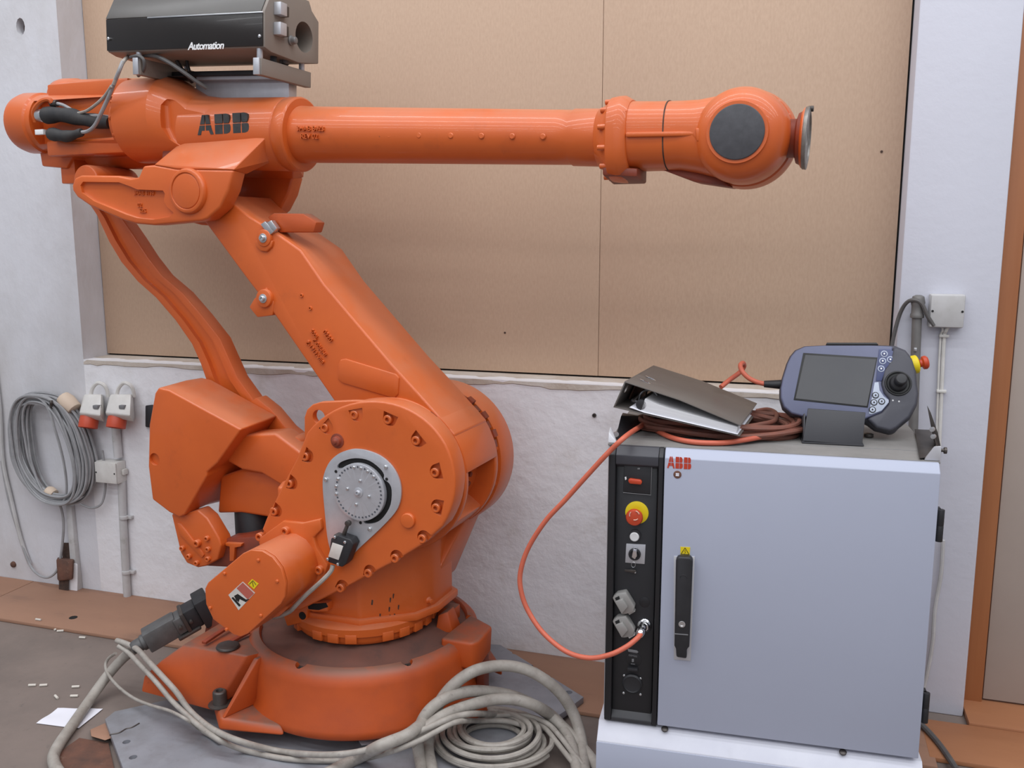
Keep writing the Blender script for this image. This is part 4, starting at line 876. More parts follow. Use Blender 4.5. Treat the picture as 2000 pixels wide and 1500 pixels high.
# logo and stickers
q0, q1 = kp(1303, 914, -.0125), kp(1351, 894, -.0125)
abb(door, q0.x, -.0128, q0.z, q1.x-q0.x, q1.z-q0.z, LOGO_R, .0008)
q = kp(1323, 927, -.013)
mk('round_badge', bev(lathe(new(), (q.x, -.012, q.z), (0, -1, 0), [(.0098, 0), (.0098, .0012), (0, .0012)], 24), .0003), RUST, door)
for dz in (-.003, .001): mk('badge_mark', box(new(), q.x-.004, q.x+.004, -.0137, -.0131, q.z+dz-.0006, q.z+dz+.0026), PAPER, door)
mk('warning_sticker', prism(new(), kt([(1329, 1068), (1348, 1069), (1347, 1084), (1329, 1083)], -.0128), -.0128, -.012), YELLOW, door)
tri = [(1338, 1070), (1346, 1083), (1330, 1082)]
for a, b in zip(tri, tri[1:]+tri[:1]): mk('sticker_triangle', tube(new(), [kp(*a, -.013), kp(*b, -.013)], .0007, 5, 1), INKB, door)
mk('sticker_bolt', tube(new(), [kp(1338.5, 1074, -.013), kp(1337, 1077.5, -.013), kp(1339, 1077.5, -.013), kp(1337.5, 1081, -.013)], .0006, 5, 1), INKB, door)
# switch panel: a black frame around a recessed plate
PX0, PX1 = -.131, -.003
pan = mk('switch_panel', bev(xprism(new(), [(.004, .235), (.004, .905), (.020, .93), (.026, .93), (.026, .228), (.012, .228)], PX0+.012, PX1-.012), .002), BLACKP, cab)
mk('panel_frame', bev(xprism(new(), [(-.010, .212), (-.010, .928), (.012, KZ1), (.024, KZ1), (.024, .212)], PX0-.006, PX0+.012), .003), BLACKP, pan)
mk('panel_frame', bev(xprism(new(), [(-.010, .212), (-.010, .928), (.012, KZ1), (.024, KZ1), (.024, .212)], PX1-.010, PX1+.002), .002), BLACKP, pan)
mk('panel_head', bev(xprism(new(), [(-.010, .905), (-.010, .928), (.012, KZ1), (.024, KZ1), (.024, .895), (.004, .895)], PX0+.012, PX1-.010), .002), mat('panel_head_charcoal', (58, 58, 64), .45), pan)
mk('panel_sill', bev(xprism(new(), [(-.008, .212), (-.008, .222), (.010, .246), (.024, .246), (.024, .212)], PX0+.012, PX1-.010), .002), mat('panel_sill_charcoal', (50, 50, 53), .5), pan)
YP = .004
def kc(px, py, prof, m, name, y=YP, seg=28, par=None, bv=.0006):
    q = kp(px, py, y); return mk(name, bev(lathe(new(), (q.x, y+.001, q.z), (0, -1, 0), prof, seg), bv, 2, 45), m, par or pan)
# main switch
mk('main_switch', bev(prism(new(), kt([(1219, 906), (1273, 910), (1271, 966), (1217, 961)], YP-.006), YP-.006, YP+.002), .002), BLACK, pan)
mk('switch_rim', tube(new(), [kp(1217, 962, YP-.0065), kp(1271, 967, YP-.0065), kp(1273, 912, YP-.0065)], .0009, 5, 1), INKG, pan)
mk('switch_lever', bev(prism(new(), kt([(1227, 937), (1230, 935), (1251, 938), (1254, 942), (1252, 947), (1230, 945), (1227, 941)], YP-.016), YP-.016, YP-.005), .002), REDB, pan)
mk('switch_mark', bev(prism(new(), kt([(1220, 932), (1223, 931), (1224, 936), (1221, 938)], YP-.007), YP-.0072, YP-.005), .0003), INKW, pan)
mk('switch_mark', bev(prism(new(), kt([(1245, 914), (1250, 914), (1250, 917), (1245, 917)], YP-.007), YP-.0072, YP-.005), .0003), INKG, pan)
# emergency stop
es = kc(1244, 1001, [(.0295, 0), (.0295, .003), (.017, .004), (.014, .004)], YELLOW, 'stop_collar')
kc(1241, 1005, [(.013, -.002), (.013, .014), (.0205, .018), (.0215, .026), (.019, .031), (0, .0325)], REDB, 'stop_button')
q = kp(1239, 1007, YP-.033)
for a0 in (20, 140, 260):
    mk('button_arrow', tube(new(), [(q.x + .012*math.cos(math.radians(a0+k*14)), YP-.0318, q.z + .012*math.sin(math.radians(a0+k*14))) for k in range(5)], .0013, 5, 2), mat('arrow_pink', (222, 178, 160), .5) if 'arrow_pink' not in MATS else MATS['arrow_pink'], pan)
kc(1241, 1044, [(.0142, 0), (.0142, .010), (.012, .010)], BLACK, 'button_ring')
kc(1240, 1046, [(.0118, 0), (.0118, .013), (.010, .0145), (0, .0145)], WHITEB, 'white_button')
# key switch
mk('key_plate', bev(prism(new(), kt([(1223, 1062), (1261, 1064), (1259, 1102), (1221, 1099)], YP-.003), YP-.003, YP+.002), .001), SILVER, pan)
kc(1240, 1081, [(.0155, 0), (.0155, .010), (.011, .011), (.010, .009), (0, .009)], BLACK, 'key_barrel')
mk('key', bev(prism(new(), kt([(1237, 1072), (1243, 1072), (1244, 1086), (1240, 1092), (1234, 1088)], YP-.024), YP-.026, YP-.010), .001), CHROME, pan)
mk('key_ring', tube(new(), [kp(1237 + 4*math.cos(a*PI/5), 1103 + 5*math.sin(a*PI/5), YP-.012) for a in range(10)], .0006, 5, 3, closed=True), STEEL, pan)
mk('spare_key', bev(prism(new(), kt([(1220, 1112), (1241, 1113), (1243, 1116), (1239, 1119), (1220, 1116)], YP-.008), YP-.009, YP-.007), .0004), DSTEEL, pan)
for p in ((1232, 1114), (1241, 1117)): kc(*p, [(.003, 0), (.0025, .007), (0, .008)], STEEL, 'key_rivet', seg=10)
# capped sockets
def ksock(dy, fl_):
    o = [(1205, 1160+dy), (1222, 1157+dy), (1228, 1166+dy), (1240, 1186+dy), (1236, 1197+dy), (1221, 1200+dy), (1214, 1200+dy), (1201, 1178+dy), (1196, 1168+dy)]
    s = mk('capped_socket', bev(prism(new(), kt(o, YP-.025), YP-.025, YP+.001), .003), mat('socket_zinc', (150, 148, 145), .45, metal=.3) if 'socket_zinc' not in MATS else MATS['socket_zinc'], pan)
    mk('socket_lid', bev(prism(new(), kt([(1201, 1176+dy), (1216, 1170+dy), (1226, 1186+dy), (1214, 1200+dy)], YP-.034), YP-.034, YP-.024), .002), MATS['socket_zinc'], pan)
    mk('socket_latch', bev(prism(new(), kt([(1224, 1192+dy), (1236, 1189+dy), (1241, 1194+dy), (1229, 1201+dy)], YP-.02), YP-.022, YP-.006), .001), PIPEW if fl_ else MATS['socket_zinc'], pan)
    mk('socket_eye', bev(prism(new(), kt([(1201, 1168+dy), (1209, 1164+dy), (1211, 1171+dy), (1204, 1174+dy)], YP-.0255), YP-.0262, YP-.02), .0005), GAP, pan)
ksock(0, False); ksock(46, True)
kc(1259, 1176, [(.0135, 0), (.0135, .0022), (0, .0022)], BLACKP, 'blank_plug')
# chrome socket with its plug
kc(1259, 1221, [(.0185, 0), (.0185, .004), (.016, .006), (.0125, .008), (.0125, .014), (.010, .016)], CHROME, 'pendant_socket')
a, b = kp(1257, 1222, YP-.012), kp(1249, 1241, YP-.045)
mk('plug', bev(lathe(new(), a, b-a, [(.009, 0), (.0105, .008), (.0085, .014), (.0115, .018), (.0115, (b-a).length-.008), (.0085, (b-a).length)], 20), .0006), CHROME, pan)
# service port and covered outlet below
kc(1238, 1288, [(.020, 0), (.020, .002), (0, .002)], BLACKP, 'service_port')
mk('port_slot', bev(prism(new(), kt([(1226, 1268), (1244, 1271), (1247, 1274), (1244, 1276), (1227, 1273)], YP-.003), YP-.003, YP), .0006), INKG, pan)
q = kp(1236, 1281, YP-.0016); text('COM232', .0042, INKG, 'port_lettering', pan, (q.x, YP-.0016, q.z), (PI/2, math.radians(4), 0), ext=.0003)
mk('port_mark', prism(new(), kt([(1234, 1287), (1238, 1287), (1238, 1293), (1234, 1293)], YP-.0018), YP-.0018, YP-.001), INKG, pan)
mk('port_mark', prism(new(), kt([(1232, 1296), (1240, 1297), (1240, 1298), (1232, 1297)], YP-.0018), YP-.0018, YP-.001), INKG, pan)
kc(1235, 1334, [(.026, 0), (.026, .006), (.022, .010), (.021, .008), (0, .008)], BLACK, 'outlet_cover')
mk('outlet_hinge', bev(prism(new(), kt([(1225, 1305), (1245, 1307), (1246, 1312), (1226, 1311)], YP-.012), YP-.012, YP), .001), BLACK, pan)
for p in ((1219, 1319), (1251, 1325), (1218, 1353), (1251, 1356)): q = kp(*p, YP); inst('screw', SCREW_S, pan, (q.x, YP+.0005, q.z), (0, 0, 0), .75)
# plinth and hinges
pl = mk('plinth', bev(xprism(new(), [(.0, .206), (-.034, .166), (-.034, .004), (.46, .004), (.46, .206)], -.152, KW+.012), .002), CABL, cab)
mk('plinth_apron', bev(box(new(), -.1525, KW+.0125, -.0362, -.0335, .004, .163), .001), CABP, pl)
for px_ in (1299, 1646): q = kp(px_, 1412 + (px_-1299)*.145, .0); mk('plinth_screw', bev(lathe(new(), (q.x, -.006, .205), (0, -.4, 1), [(.009, 0), (.009, .004), (.004, .006)], 12), .0005), DSTEEL, pl)
for z0, z1 in ((kp(1826, 1055, .01).z, kp(1826, 993, .01).z), (kp(1805, 1408, .01).z, kp(1805, 1350, .01).z)):
    h = mk('hinge', bev(lathe(new(), (KW+.010, .004, z0), (0, 0, 1), [(.0085, 0), (.0085, (z1-z0)*.48), (.0078, (z1-z0)*.5), (.0085, (z1-z0)*.52), (.0085, z1-z0)], 16), .0008), BLACK, cab)
    mk('hinge_leaf', bev(box(new(), KW-.002, KW+.012, .006, .03, z0, z1), .001), BLACK, h)
# corner brackets on the cabinet top
bl = mk('corner_bracket', bev(hull(new(), [kz(1201, 861, .951), kz(1207, 840, .951), kp(1207, 838, .10), kp(1213, 812, .13), kz(1262, 838, .951), kz(1254, 820, .951), kp(1216, 806, .20), kp(1250, 812, .22)]), .002), BLACK, cab)
mk('corner_angle', bev(hull(new(), [(-.143, .02, .951), (-.12, .02, .951), (-.143, .03, .975), (-.143, .05, .985), (-.14, .02, .951), (-.14, .05, .985), (-.125, .05, .951)]), .001), CABS, bl)
q = kp(1199, 846, .06); mk('corner_bolt', lathe(new(), (-.128, .05, .968), (.4, -1, 0), [(.007, 0), (.007, .006), (0, .007)], 10), STEEL, bl)
br = mk('corner_bracket', bev(hull(new(), [kz(1786, 838, .951), kz(1826, 840, .951), kz(1830, 862, .951), kz(1824, 893, .951), kz(1796, 896, .951), kz(1788, 845, .956), kz(1828, 862, .956), kz(1820, 892, .956), kz(1796, 895, .956)]), .0008), DSTEEL, cab)
fx_ = [(1811, 792), (1818, 806), (1832, 846), (1838, 875), (1833, 878), (1824, 862), (1818, 830)]
mk('bracket_fin', bev(prism(new(), kt(fx_, .16), .16, .163), .0005), DSTEEL, br)
mk('bracket_fin_web', bev(hull(new(), [kp(1818, 826, .16), kp(1830, 862, .16), kp(1836, 872, .16), kz(1832, 850, .952), kz(1830, 878, .952)]), .0005), DSTEEL, br)
for p in ((1822, 838), (1824, 852)): q = kp(*p, .14); mk('bracket_bolt', lathe(new(), q, (-.5, -1, 0), [(.006, 0), (.006, .008), (0, .009)], 10), STEEL, br)
mk('corner_angle', bev(hull(new(), [(KW+.004, .02, .951), (KW-.03, .02, .951), (KW+.004, .02, .985), (KW-.012, .02, .985), (KW+.004, .03, .951), (KW-.03, .03, .951), (KW+.004, .03, .985)]), .001), CABS, br)
mk('corner_bolt', bev(lathe(new(), (KW+.004, .04, .972), (1, 0, 0), [(.004, 0), (.004, .010), (.008, .010), (.008, .016)], 10), .0005), DSTEEL, br)

# ================================================================== teach pendant in its holder
T = Frame(K.o + K.x*.0 + K.y*.21 + Vector((0, 0, .95)), K.deg, 22)
pen = thing('teach_pendant', 'blue-grey handheld teach pendant with screen and black joystick on the cabinet', 'pendant', fr=T)
def tp(x, y, d): return at(T, x, y, d)
def tt(pts, y): return trace(T, pts, y)
po = [(1523, 758), (1527, 738), (1536, 709), (1543, 694), (1553, 682), (1572, 674), (1613, 672), (1716, 672), (1748, 673), (1770, 682), (1784, 699), (1791, 722), (1793, 751), (1796, 768), (1793, 790), (1779, 817), (1756, 836), (1750, 845), (1739, 845), (1711, 838), (1690, 822), (1572, 817), (1545, 810), (1529, 796), (1523, 776)]
mk('back_shell', bev(prism(new(), tt(po, .0), .0, .045), .012, 3), PENDD, pen)
pf = [(1525, 758), (1529, 738), (1538, 709), (1545, 695), (1555, 684), (1573, 676), (1613, 674), (1700, 674), (1745, 676), (1742, 690), (1738, 706), (1726, 724), (1722, 750), (1727, 768), (1738, 780), (1735, 790), (1722, 805), (1705, 812), (1690, 818), (1572, 814), (1546, 807), (1531, 794), (1525, 776)]
face = mk('front_shell', bev(prism(new(), tt(pf, -.014), -.014, .004), .005, 3), PENDB, pen)
gr = [(1745, 676), (1769, 684), (1782, 700), (1789, 722), (1791, 751), (1794, 768), (1791, 789), (1777, 815), (1752, 836), (1740, 842), (1712, 835), (1694, 818), (1705, 812), (1722, 805), (1735, 790), (1738, 780), (1727, 768), (1722, 750), (1726, 724), (1738, 706), (1742, 690)]
grip = mk('grip_shell', bev(prism(new(), tt(gr, -.018), -.018, .004), .007, 3), PENDD, pen)
so = [(1570, 690), (1713, 699), (1694, 794), (1552, 780)]
mk('screen_rim', bev(prism(new(), tt([(1569, 689), (1714, 698), (1695, 796), (1550, 781)], -.0155), -.0155, -.012), .0008), INKB, face)
mk('screen', prism(new(), tt([(1573, 693), (1711, 702), (1693, 793), (1554, 778)], -.0162), -.0162, -.014), PENDS, face)
mk('key_field', bev(prism(new(), tt([(1717, 682), (1738, 682), (1752, 690), (1754, 697), (1742, 706), (1730, 720), (1722, 744), (1711, 744)], -.0158), -.0158, -.012), .0008), PENDN, face)
mk('key_field', bev(prism(new(), tt([(1708, 747), (1716, 746), (1718, 762), (1726, 774), (1736, 781), (1736, 786), (1722, 802), (1703, 809), (1697, 808)], -.0158), -.0158, -.012), .0008), PENDL, face)
def pkey(px, py, rx, rim, core, mark):
    q = tp(px, py, -.0165)
    mk('key', bev(lathe(new(), (q.x, -.0155, q.z), (0, -1, 0), [(rx, 0), (rx, .0014), (rx*.72, .0014)], 20), .0002), rim, pen)
    mk('key_cap', bev(lathe(new(), (q.x, -.0155, q.z), (0, -1, 0), [(rx*.72, 0), (rx*.72, .002), (0, .0022)], 20), .0002), core, pen)
    mk('key_mark', box(new(), q.x-rx*.22, q.x+rx*.22, -.0181, -.0172, q.z-rx*.25, q.z+rx*.25), mark, pen)
for p in ((1727, 691), (1724, 705), (1721, 720), (1739, 702)): pkey(*p, .0085, PENDL, PENDN, INKW)
for p in ((1710, 772), (1707, 786), (1704, 800), (1722, 784)): pkey(*p, .0085, INKB, PENDL, INKB)
q = tp(1754, 749, -.018)
mk('joystick_well', bev(lathe(new(), (q.x, -.0185, q.z), (0, -1, 0), [(.031, -.004), (.033, 0), (.032, .003), (.029, .003), (.026, .0005), (0, .0005)], 40), .0006), INKB, grip)
mk('joystick', bev(lathe(new(), (q.x, -.019, q.z), (.05, -1, .10), [(.022, 0), (.019, .008), (.013, .012), (.0125, .026), (.015, .028), (.015, .036), (.012, .039), (0, .0395)], 28), .0006), BLACK, grip)
for p in ((1744, 782), (1756, 784)): q = tp(*p, -.0185); mk('indicator', lathe(new(), (q.x, -.018, q.z), (0, -1, 0), [(.0022, 0), (0, .0016)], 8), WHITEB, grip)
mk('top_strip', bev(prism(new(), tt([(1613, 673), (1615, 669), (1712, 669), (1716, 673)], .01), .01, .03), .001), BLACK, pen)
a = tp(1786, 712, .02); mk('stop_base', bev(lathe(new(), a, (1, 0, .25), [(.024, -.01), (.024, .006), (.020, .009), (.014, .009)], 28), .001), YELLOW, pen)
mk('stop_knob', bev(lathe(new(), a + Vector((.012, 0, .003)), (1, 0, .25), [(.010, 0), (.010, .006), (.017, .008), (.018, .016), (.014, .021), (0, .022)], 28), .001), REDB, pen)
mk('cable_gland', bev(cyl(new(), tp(1528, 751, .02), tp(1492, 750, .02), .013, .009, 16), .001), BLACK, pen)
mk('cable', tube(new(), [tp(1494, 750, .02), tp(1478, 746, .02), (tp(1462, 738, .02)), tp(1450, 726, .02), tp(1446, 714, .03), tp(1451, 709, .05), tp(1453, 716, .07), tp(1444, 728, .07), tp(1425, 742, .05), tp(1408, 756, .03)], .0065, 10), WIREO, pen)
H_ = Frame(K.o + Vector((0, 0, .952)), K.deg, 0)
hol = thing('pendant_holder', 'dark charcoal bent sheet holder carrying the teach pendant', 'holder', fr=H_)
def hk(x, y, d): return at(H_, x, y, d)
f0 = [hk(1568, 861, .135), hk(1684, 870, .135), hk(1691, 806, .165), hk(1578, 798, .165)]
th = Vector((0, .006, 0))
mk('front_plate', bev(hull(new(), f0 + [v+th for v in f0]), .0015), HOLDER, hol)
xa, xb = f0[0].x, f0[1].x
mk('floor_plate', bev(box(new(), xa-.002, xb+.004, .133, .30, -.001, .003), .0008), HOLDER, hol)
for x_ in (xa+.001, xb-.003):
    mk('side_plate', bev(hull(new(), [(x_, .137, .002), (x_+.004, .137, .002), (x_, .165, .07), (x_+.004, .165, .07), (x_, .27, .002), (x_+.004, .27, .002), (x_, .22, .05), (x_+.004, .22, .05)]), .0008), HOLDER, hol)
bk_ = [(xa, .225, .002), (xb, .225, .002), (xa, .275, .13), (xb, .275, .13)]
mk('back_plate', bev(hull(new(), bk_ + [(p[0], p[1]+.005, p[2]) for p in bk_]), .001), HOLDER, hol)
mk('clamp_screw', bev(lathe(new(), (xb+.03, .25, 0), (0, 0, 1), [(.012, 0), (.012, .008), (.006, .010)], 14), .0006), DSTEEL, hol)

# ================================================================== coil of orange cable on the cabinet top
oc = thing('orange_cable_coil', 'coil of reddish-orange pendant cable lying on the cabinet top under the binder', 'cable coil', fr=K)
rnd = random.Random(11); pts = []; turns = 8
cc = Vector((.13, .235, 0)); 
pr = [(rnd.uniform(.17, .235), rnd.uniform(.08, .135), rnd.uniform(-.02, .02), rnd.uniform(-.02, .012)) for _ in range(turns+1)]
for i in range(turns*24):
    t = i/24; k = int(t); f = t-k; a = [pr[k][j]*(1-f) + pr[k+1][j]*f for j in range(4)]; th_ = 2*PI*t + 2.2
    pts.append((cc.x + a[0]*math.cos(th_) + a[2], cc.y + a[1]*math.sin(th_) + a[3], .957 + .0040*t + .004*math.sin(3*th_+k)))
mk('cable', tube(new(), pts, .0066, 8, 3), WIREB, oc)
mk('cable', tube(new(), [kz(1268, 830, .958), kz(1290, 845, .958), kz(1320, 857, .958), kz(1360, 864, .958), kz(1410, 865, .958), kz(1450, 860, .962), kz(1490, 852, .966), kz(1530, 838, .97), kz(1556, 826, .975)], .0068, 10), WIREO, oc)
mk('cable', tube(new(), [kz(1500, 855, .956), kz(1540, 848, .957), kz(1562, 842, .962), kz(1566, 836, .965), kz(1550, 832, .968), kz(1520, 836, .97), kz(1480, 842, .972)], .0066, 10), WIREB, oc)
mk('cable', tube(new(), [kz(1478, 803, .975), kz(1500, 800, .985), kz(1516, 808, .99), kz(1512, 822, .985), kz(1480, 830, .985), kz(1440, 836, .98)], .0064, 10), WIREB, oc)
tag(mk('pendant_cable', tube(new(), [K.mat() @ p for p in (kp(1252, 1238, -.038), kp(1243, 1248, -.055), kp(1222, 1264, -.075), kp(1190, 1279, -.085), kp(1150, 1285, -.08), kp(1105, 1272, -.06), kp(1060, 1235, -.035), kp(1030, 1190, -.02), kp(1017, 1150, -.015), kp(1017, 1115, -.012), kp(1032, 1070, -.012), kp(1065, 1018, -.015), kp(1105, 975, -.02), kp(1150, 925, -.03), kp(1190, 882, -.035), kp(1225, 850, -.01), kz(1262, 826, .962))], .0066, 10, 8), WIREO),
    'reddish-orange cable arching from the cabinet panel up onto its top', 'cable')

# ================================================================== lever-arch binder
a0 = kp(1199, 796, .085); a1 = kp(1440, 844, .085)
B = Frame(K.mat() @ a0, K.deg - 8, 0)
bnd = thing('ring_binder', 'scuffed grey lever-arch binder lying open-edged on the orange cable coil', 'binder', fr=B)
sl_ = math.atan2(a1.z - a0.z, a1.x - a0.x)
bnd.rotation_euler = (0, -sl_, math.radians(B.deg))
LEN, WID, THK = .315, (a1-a0).length*1.03, .074
mk('back_cover', bev(box(new(), 0, WID, 0, LEN, 0, .003), .0008), BINDER, bnd)
bo = .018
tc = [(bo, THK-.003), (bo+.002, THK), (WID*.5, THK*.80), (WID*.99, THK*.40), (WID*.99, THK*.40-.003), (WID*.5, THK*.80-.003)]
mk('front_cover', bev(prism(new(), tc, -.003, LEN), .0008, 2, 40), BINDER, bnd)
sp = mk('spine', bev(prism(new(), [(-.002, 0), (bo-.002, THK), (bo+.002, THK), (.002, 0)], 0, LEN), .0008), BINDER, bnd)
cut(sp, lathe(new(), (-.06, .045, THK*.62), (1, 0, 0), [(.011, 0), (.011, .15)], 20))
mk('spine_lining', bev(prism(new(), [(.006, .005), (bo+.004, THK-.006), (bo+.008, THK-.006), (.010, .005)], .12, LEN-.01), .0005), RUST, bnd)
n = 14
up_ = [(.075 + (WID-.085)*i/n, .034 - .012*(i/n)**.8 + .006*math.exp(-((i/n)/.12)**2)) for i in range(n+1)]
lo_ = [(WID-.01, .004), (.095, .004), (.07, .008)]
mk('paper_stack', bev(prism(new(), up_ + lo_, .004, LEN-.012), .0006), PAPERB, bnd)
mk('loose_sheet', bev(prism(new(), [(.04, .010), (.08, .005), (WID-.006, .0042), (WID-.006, .0052), (.08, .0062), (.045, .012)], -.002, LEN-.02), .0003), PAPER, bnd)
mk('lever_mechanism', bev(box(new(), .02, .06, .09, .20, .003, .012), .002), STEEL, bnd)
for yy in (.075, .155):
    mk('ring', tube(new(), [(.045, yy, .01), (.045, yy, .03), (.055, yy, .045), (.075, yy, .05), (.09, yy, .04)], .0025, 8), STEEL, bnd)
mk('lever', bev(hull(new(), [(.03, .06, .012), (.036, .06, .012), (.052, .10, .055), (.058, .10, .055), (.03, .075, .012), (.052, .115, .055)]), .001), DSTEEL, bnd)
mk('index_tabs', bev(lathe(new(), (.068, .004, .022), (0, 1, 0), [(.014, 0), (.014, .25)], 16), .001), BLACK, bnd)
for yy in (.07, .13):
    mk('rivet_slot', tube(new(), [(bo+.022, yy, THK-.0005), (bo+.032, yy-.006, THK-.0012), (bo+.045, yy-.004, THK-.0045), (bo+.052, yy-.008, THK-.006)], .0016, 6), CHROME, bnd)

# ================================================================== steel floor plate under the robot
pw = [tuple(fl(205, 1404, .036).xy), tuple(fl(224, 1389, .036).xy), (-1.72, 2.26), (-1.45, 2.60), (-1.25, 2.80), (-.94, 2.845), (-.575, 2.575), (-.61, 2.475), (-.66, 2.36), (-.72, 2.05), (-.95, 1.70), (-1.25, 1.50), tuple((fl(205, 1404, .036)*-.9 + fl(240, 1500, .036)*1.9).xy)]
fpl = mk('floor_plate', bev(prismz(new(), pw, .0145, .036), .002), PLATE)
bm = new()
for x, y in ((247, 1449), (260, 1479), (1006, 1275), (1041, 1302), (1072, 1323), (1111, 1352)):
    q = fl(x, y, .036); lathe(bm, (q.x, q.y, .025), (0, 0, 1), [(.011, 0), (.011, .03)], 14)
cut(fpl, bm)
tag(fpl, 'grey drilled steel plate on the floor beneath the robot base', 'steel plate')
for a, b in (((226, 1431), (270, 1416)),): pass
wt = [fl(x, y, .036) for x, y in ((214, 1435), (232, 1432), (246, 1424), (258, 1421), (272, 1413))]
mk('weld_bead', tube(new(), wt, .0028, 6), DSTEEL, fpl)
for i, (x, y) in enumerate(((.2, .2), (-.2, .2), (.24, -.10), (-.2, -.28), (0, 0))):
    w = R.mat() @ Vector((x, y, 0)); mk('levelling_pad', bev(lathe(new(), (w.x, w.y, .036), (0, 0, 1), [(.05 if i < 4 else .29, 0), (.05 if i < 4 else .29, .052)], 32), .002), DSTEEL, fpl)
bm = hull(new(), [fl(x, y, z) for x, y in ((176, 1425), (215, 1408), (222, 1440), (205, 1446), (178, 1438)) for z in (.002, .022)])
tag(mk('wooden_shim', bev(bm, .002), PLY), 'small flat wooden shim at the left corner of the steel plate', 'shim')
bm = prismz(new(), [tuple(fl(x, y, .006).xy) for x, y in ((115, 1470), (155, 1442), (212, 1452), (232, 1540), (120, 1560), (96, 1500))], .001, .008)
tag(mk('rusty_sheet', bev(bm, .001), RUST), 'rusty brown sheet lying left of the steel plate corner', 'metal sheet')
bm = hull(new(), [fl(x, y, z) for x, y in ((700, 1446), (730, 1444), (760, 1446), (748, 1452), (706, 1456)) for z in (.037, .044)])
tag(mk('paper_scrap', bev(bm, .001), PAPER), 'crumpled white scrap under the front of the robot base', 'paper scrap')

# ================================================================== cables on the floor
def cable(name, label, pts, r, m=WIREG, cat='cable', group=None, seg=10):
    o = mk(name, tube(new(), [fl(*p) if len(p) == 3 else R.mat() @ at(R, p[0], p[1], p[3]) for p in pts], r, seg, 8), m); return tag(o, label, cat, group)
con = thing('cable_connector', 'dark heavy-duty cable connector plugged into the robot base', 'connector', loc=fl(345, 1215, .26))
o_ = con.location.copy()
def co_(x, y, z): return fl(x, y, z) - o_
a, b = co_(285, 1252, .20), co_(412, 1180, .285)
d = (b-a).normalized(); n1 = Vector((0, 0, 1)).cross(d).normalized(); n2 = d.cross(n1)
def seg_(name, t0, t1, w, h, m, off=0):
    L = (b-a).length; p0, p1 = a + d*L*t0 + n2*off, a + d*L*t1 + n2*off
    return mk(name, bev(hull(new(), [p + n1*s*w + n2*u*h for p in (p0, p1) for s in (-1, 1) for u in (-1, 1)]), .004), m, con)
CONG = mat('connector_grey', (98, 98, 98), .5, metal=.2, var=(20, (78, 77, 76)))
hd = seg_('hood', 0.0, .48, .032, .034, CONG); seg_('hood_step', .44, .60, .036, .028, CONG); seg_('locking_bracket', .56, .62, .044, .038, DSTEEL)
seg_('housing', .60, .80, .038, .036, BLACK); seg_('flange', .80, 1.0, .052, .048, BLACK); seg_('lever', .40, .74, .045, .006, DSTEEL, -.036)
L = (b-a).length; mk('gland', bev(lathe(new(), a - d*.045, d, [(.018, 0), (.022, .01), (.022, .03), (.026, .034), (.026, .05)], 14), .001), CONG, con)
for t_ in (.50, .66): mk('latch_pin', bev(lathe(new(), a + d*L*t_ - n1*.05, n1, [(.006, 0), (.006, .10)], 10), .001), DSTEEL, con)
cable('thick_cable', 'thick dirty grey cable running from the connector to the lower left corner', [(284, 1254, .20), (262, 1268, .165), (236, 1290, .115), (205, 1326, .06), (172, 1372, .024), (140, 1418, .018), (114, 1456, .017), (104, 1484, .017), (118, 1512, .017), (150, 1540, .017), (215, 1600, .017), (330, 1660, .017), (480, 1690, .017)], .0165)
gthin = 'thin grey cables draped over the robot base'
cable('thin_cable', 'upper of the two thin grey cables crossing in front of the base', [(228, 1251, None, -0.27), (246, 1257, None, -0.275), (268, 1268, None, -0.29), (290, 1292, None, -0.345), (318, 1322, None, -0.375), (345, 1352, None, -0.385), (366, 1382, None, -0.395), (388, 1404, None, -0.42), (420, 1427, None, -0.46), (470, 1448, None, -0.47), (540, 1466, 0.048), (620, 1474, None, -0.43), (690, 1470, None, -0.42), (750, 1454, None, -0.38), (800, 1436, None, -0.34), (840, 1420, None, -0.31), (866, 1408, None, -0.29), (892, 1399, None, -0.25), (925, 1394, None, -0.2), (970, 1395, .082), (1015, 1402, .08), (1050, 1416, .07)], .0085, group=gthin)
cable('thin_cable', 'lower of the two thin grey cables crossing in front of the base', [(231, 1262, None, -0.28), (250, 1274, None, -0.285), (275, 1300, None, -0.34), (305, 1332, None, -0.378), (335, 1368, None, -0.395), (362, 1394, None, -0.42), (392, 1420, None, -0.45), (430, 1446, None, -0.475), (480, 1466, 0.046), (560, 1482, 0.045), (640, 1486, 0.045), (710, 1482, 0.046), (770, 1466, None, -0.39), (820, 1446, None, -0.35), (850, 1430, None, -0.32), (880, 1414, None, -0.28), (905, 1408, None, -0.24), (940, 1408, .085), (985, 1408, .08), (1020, 1416, .07)], .0075, group=gthin)
cable('thin_cable', 'thin grey cable branching off the thick one below the connector', [(226, 1276, None, -0.26), (212, 1286, None, -0.25), (206, 1300, None, -0.26), (212, 1318, None, -0.29), (232, 1342, None, -0.33), (262, 1364, None, -0.36), (296, 1378, None, -0.39), (330, 1388, None, -0.42), (362, 1404, None, -0.45), (395, 1428, 0.048), (430, 1450, 0.046)], .0048, group=gthin)
cable('thick_bundle_cable', 'thick grey cable coming out of the loops along the base front', [(330, 1640, 0.053), (480, 1585, 0.053), (590, 1535, 0.052), (660, 1500, 0.053), (700, 1480, 0.056), (740, 1458, None, -0.42), (790, 1438, None, -0.37), (812, 1424, None, -0.33), (834, 1404, None, -0.26), (848, 1388, None, -0.225)], .0165)
gl = 'thick grey cable loops on the steel plate'
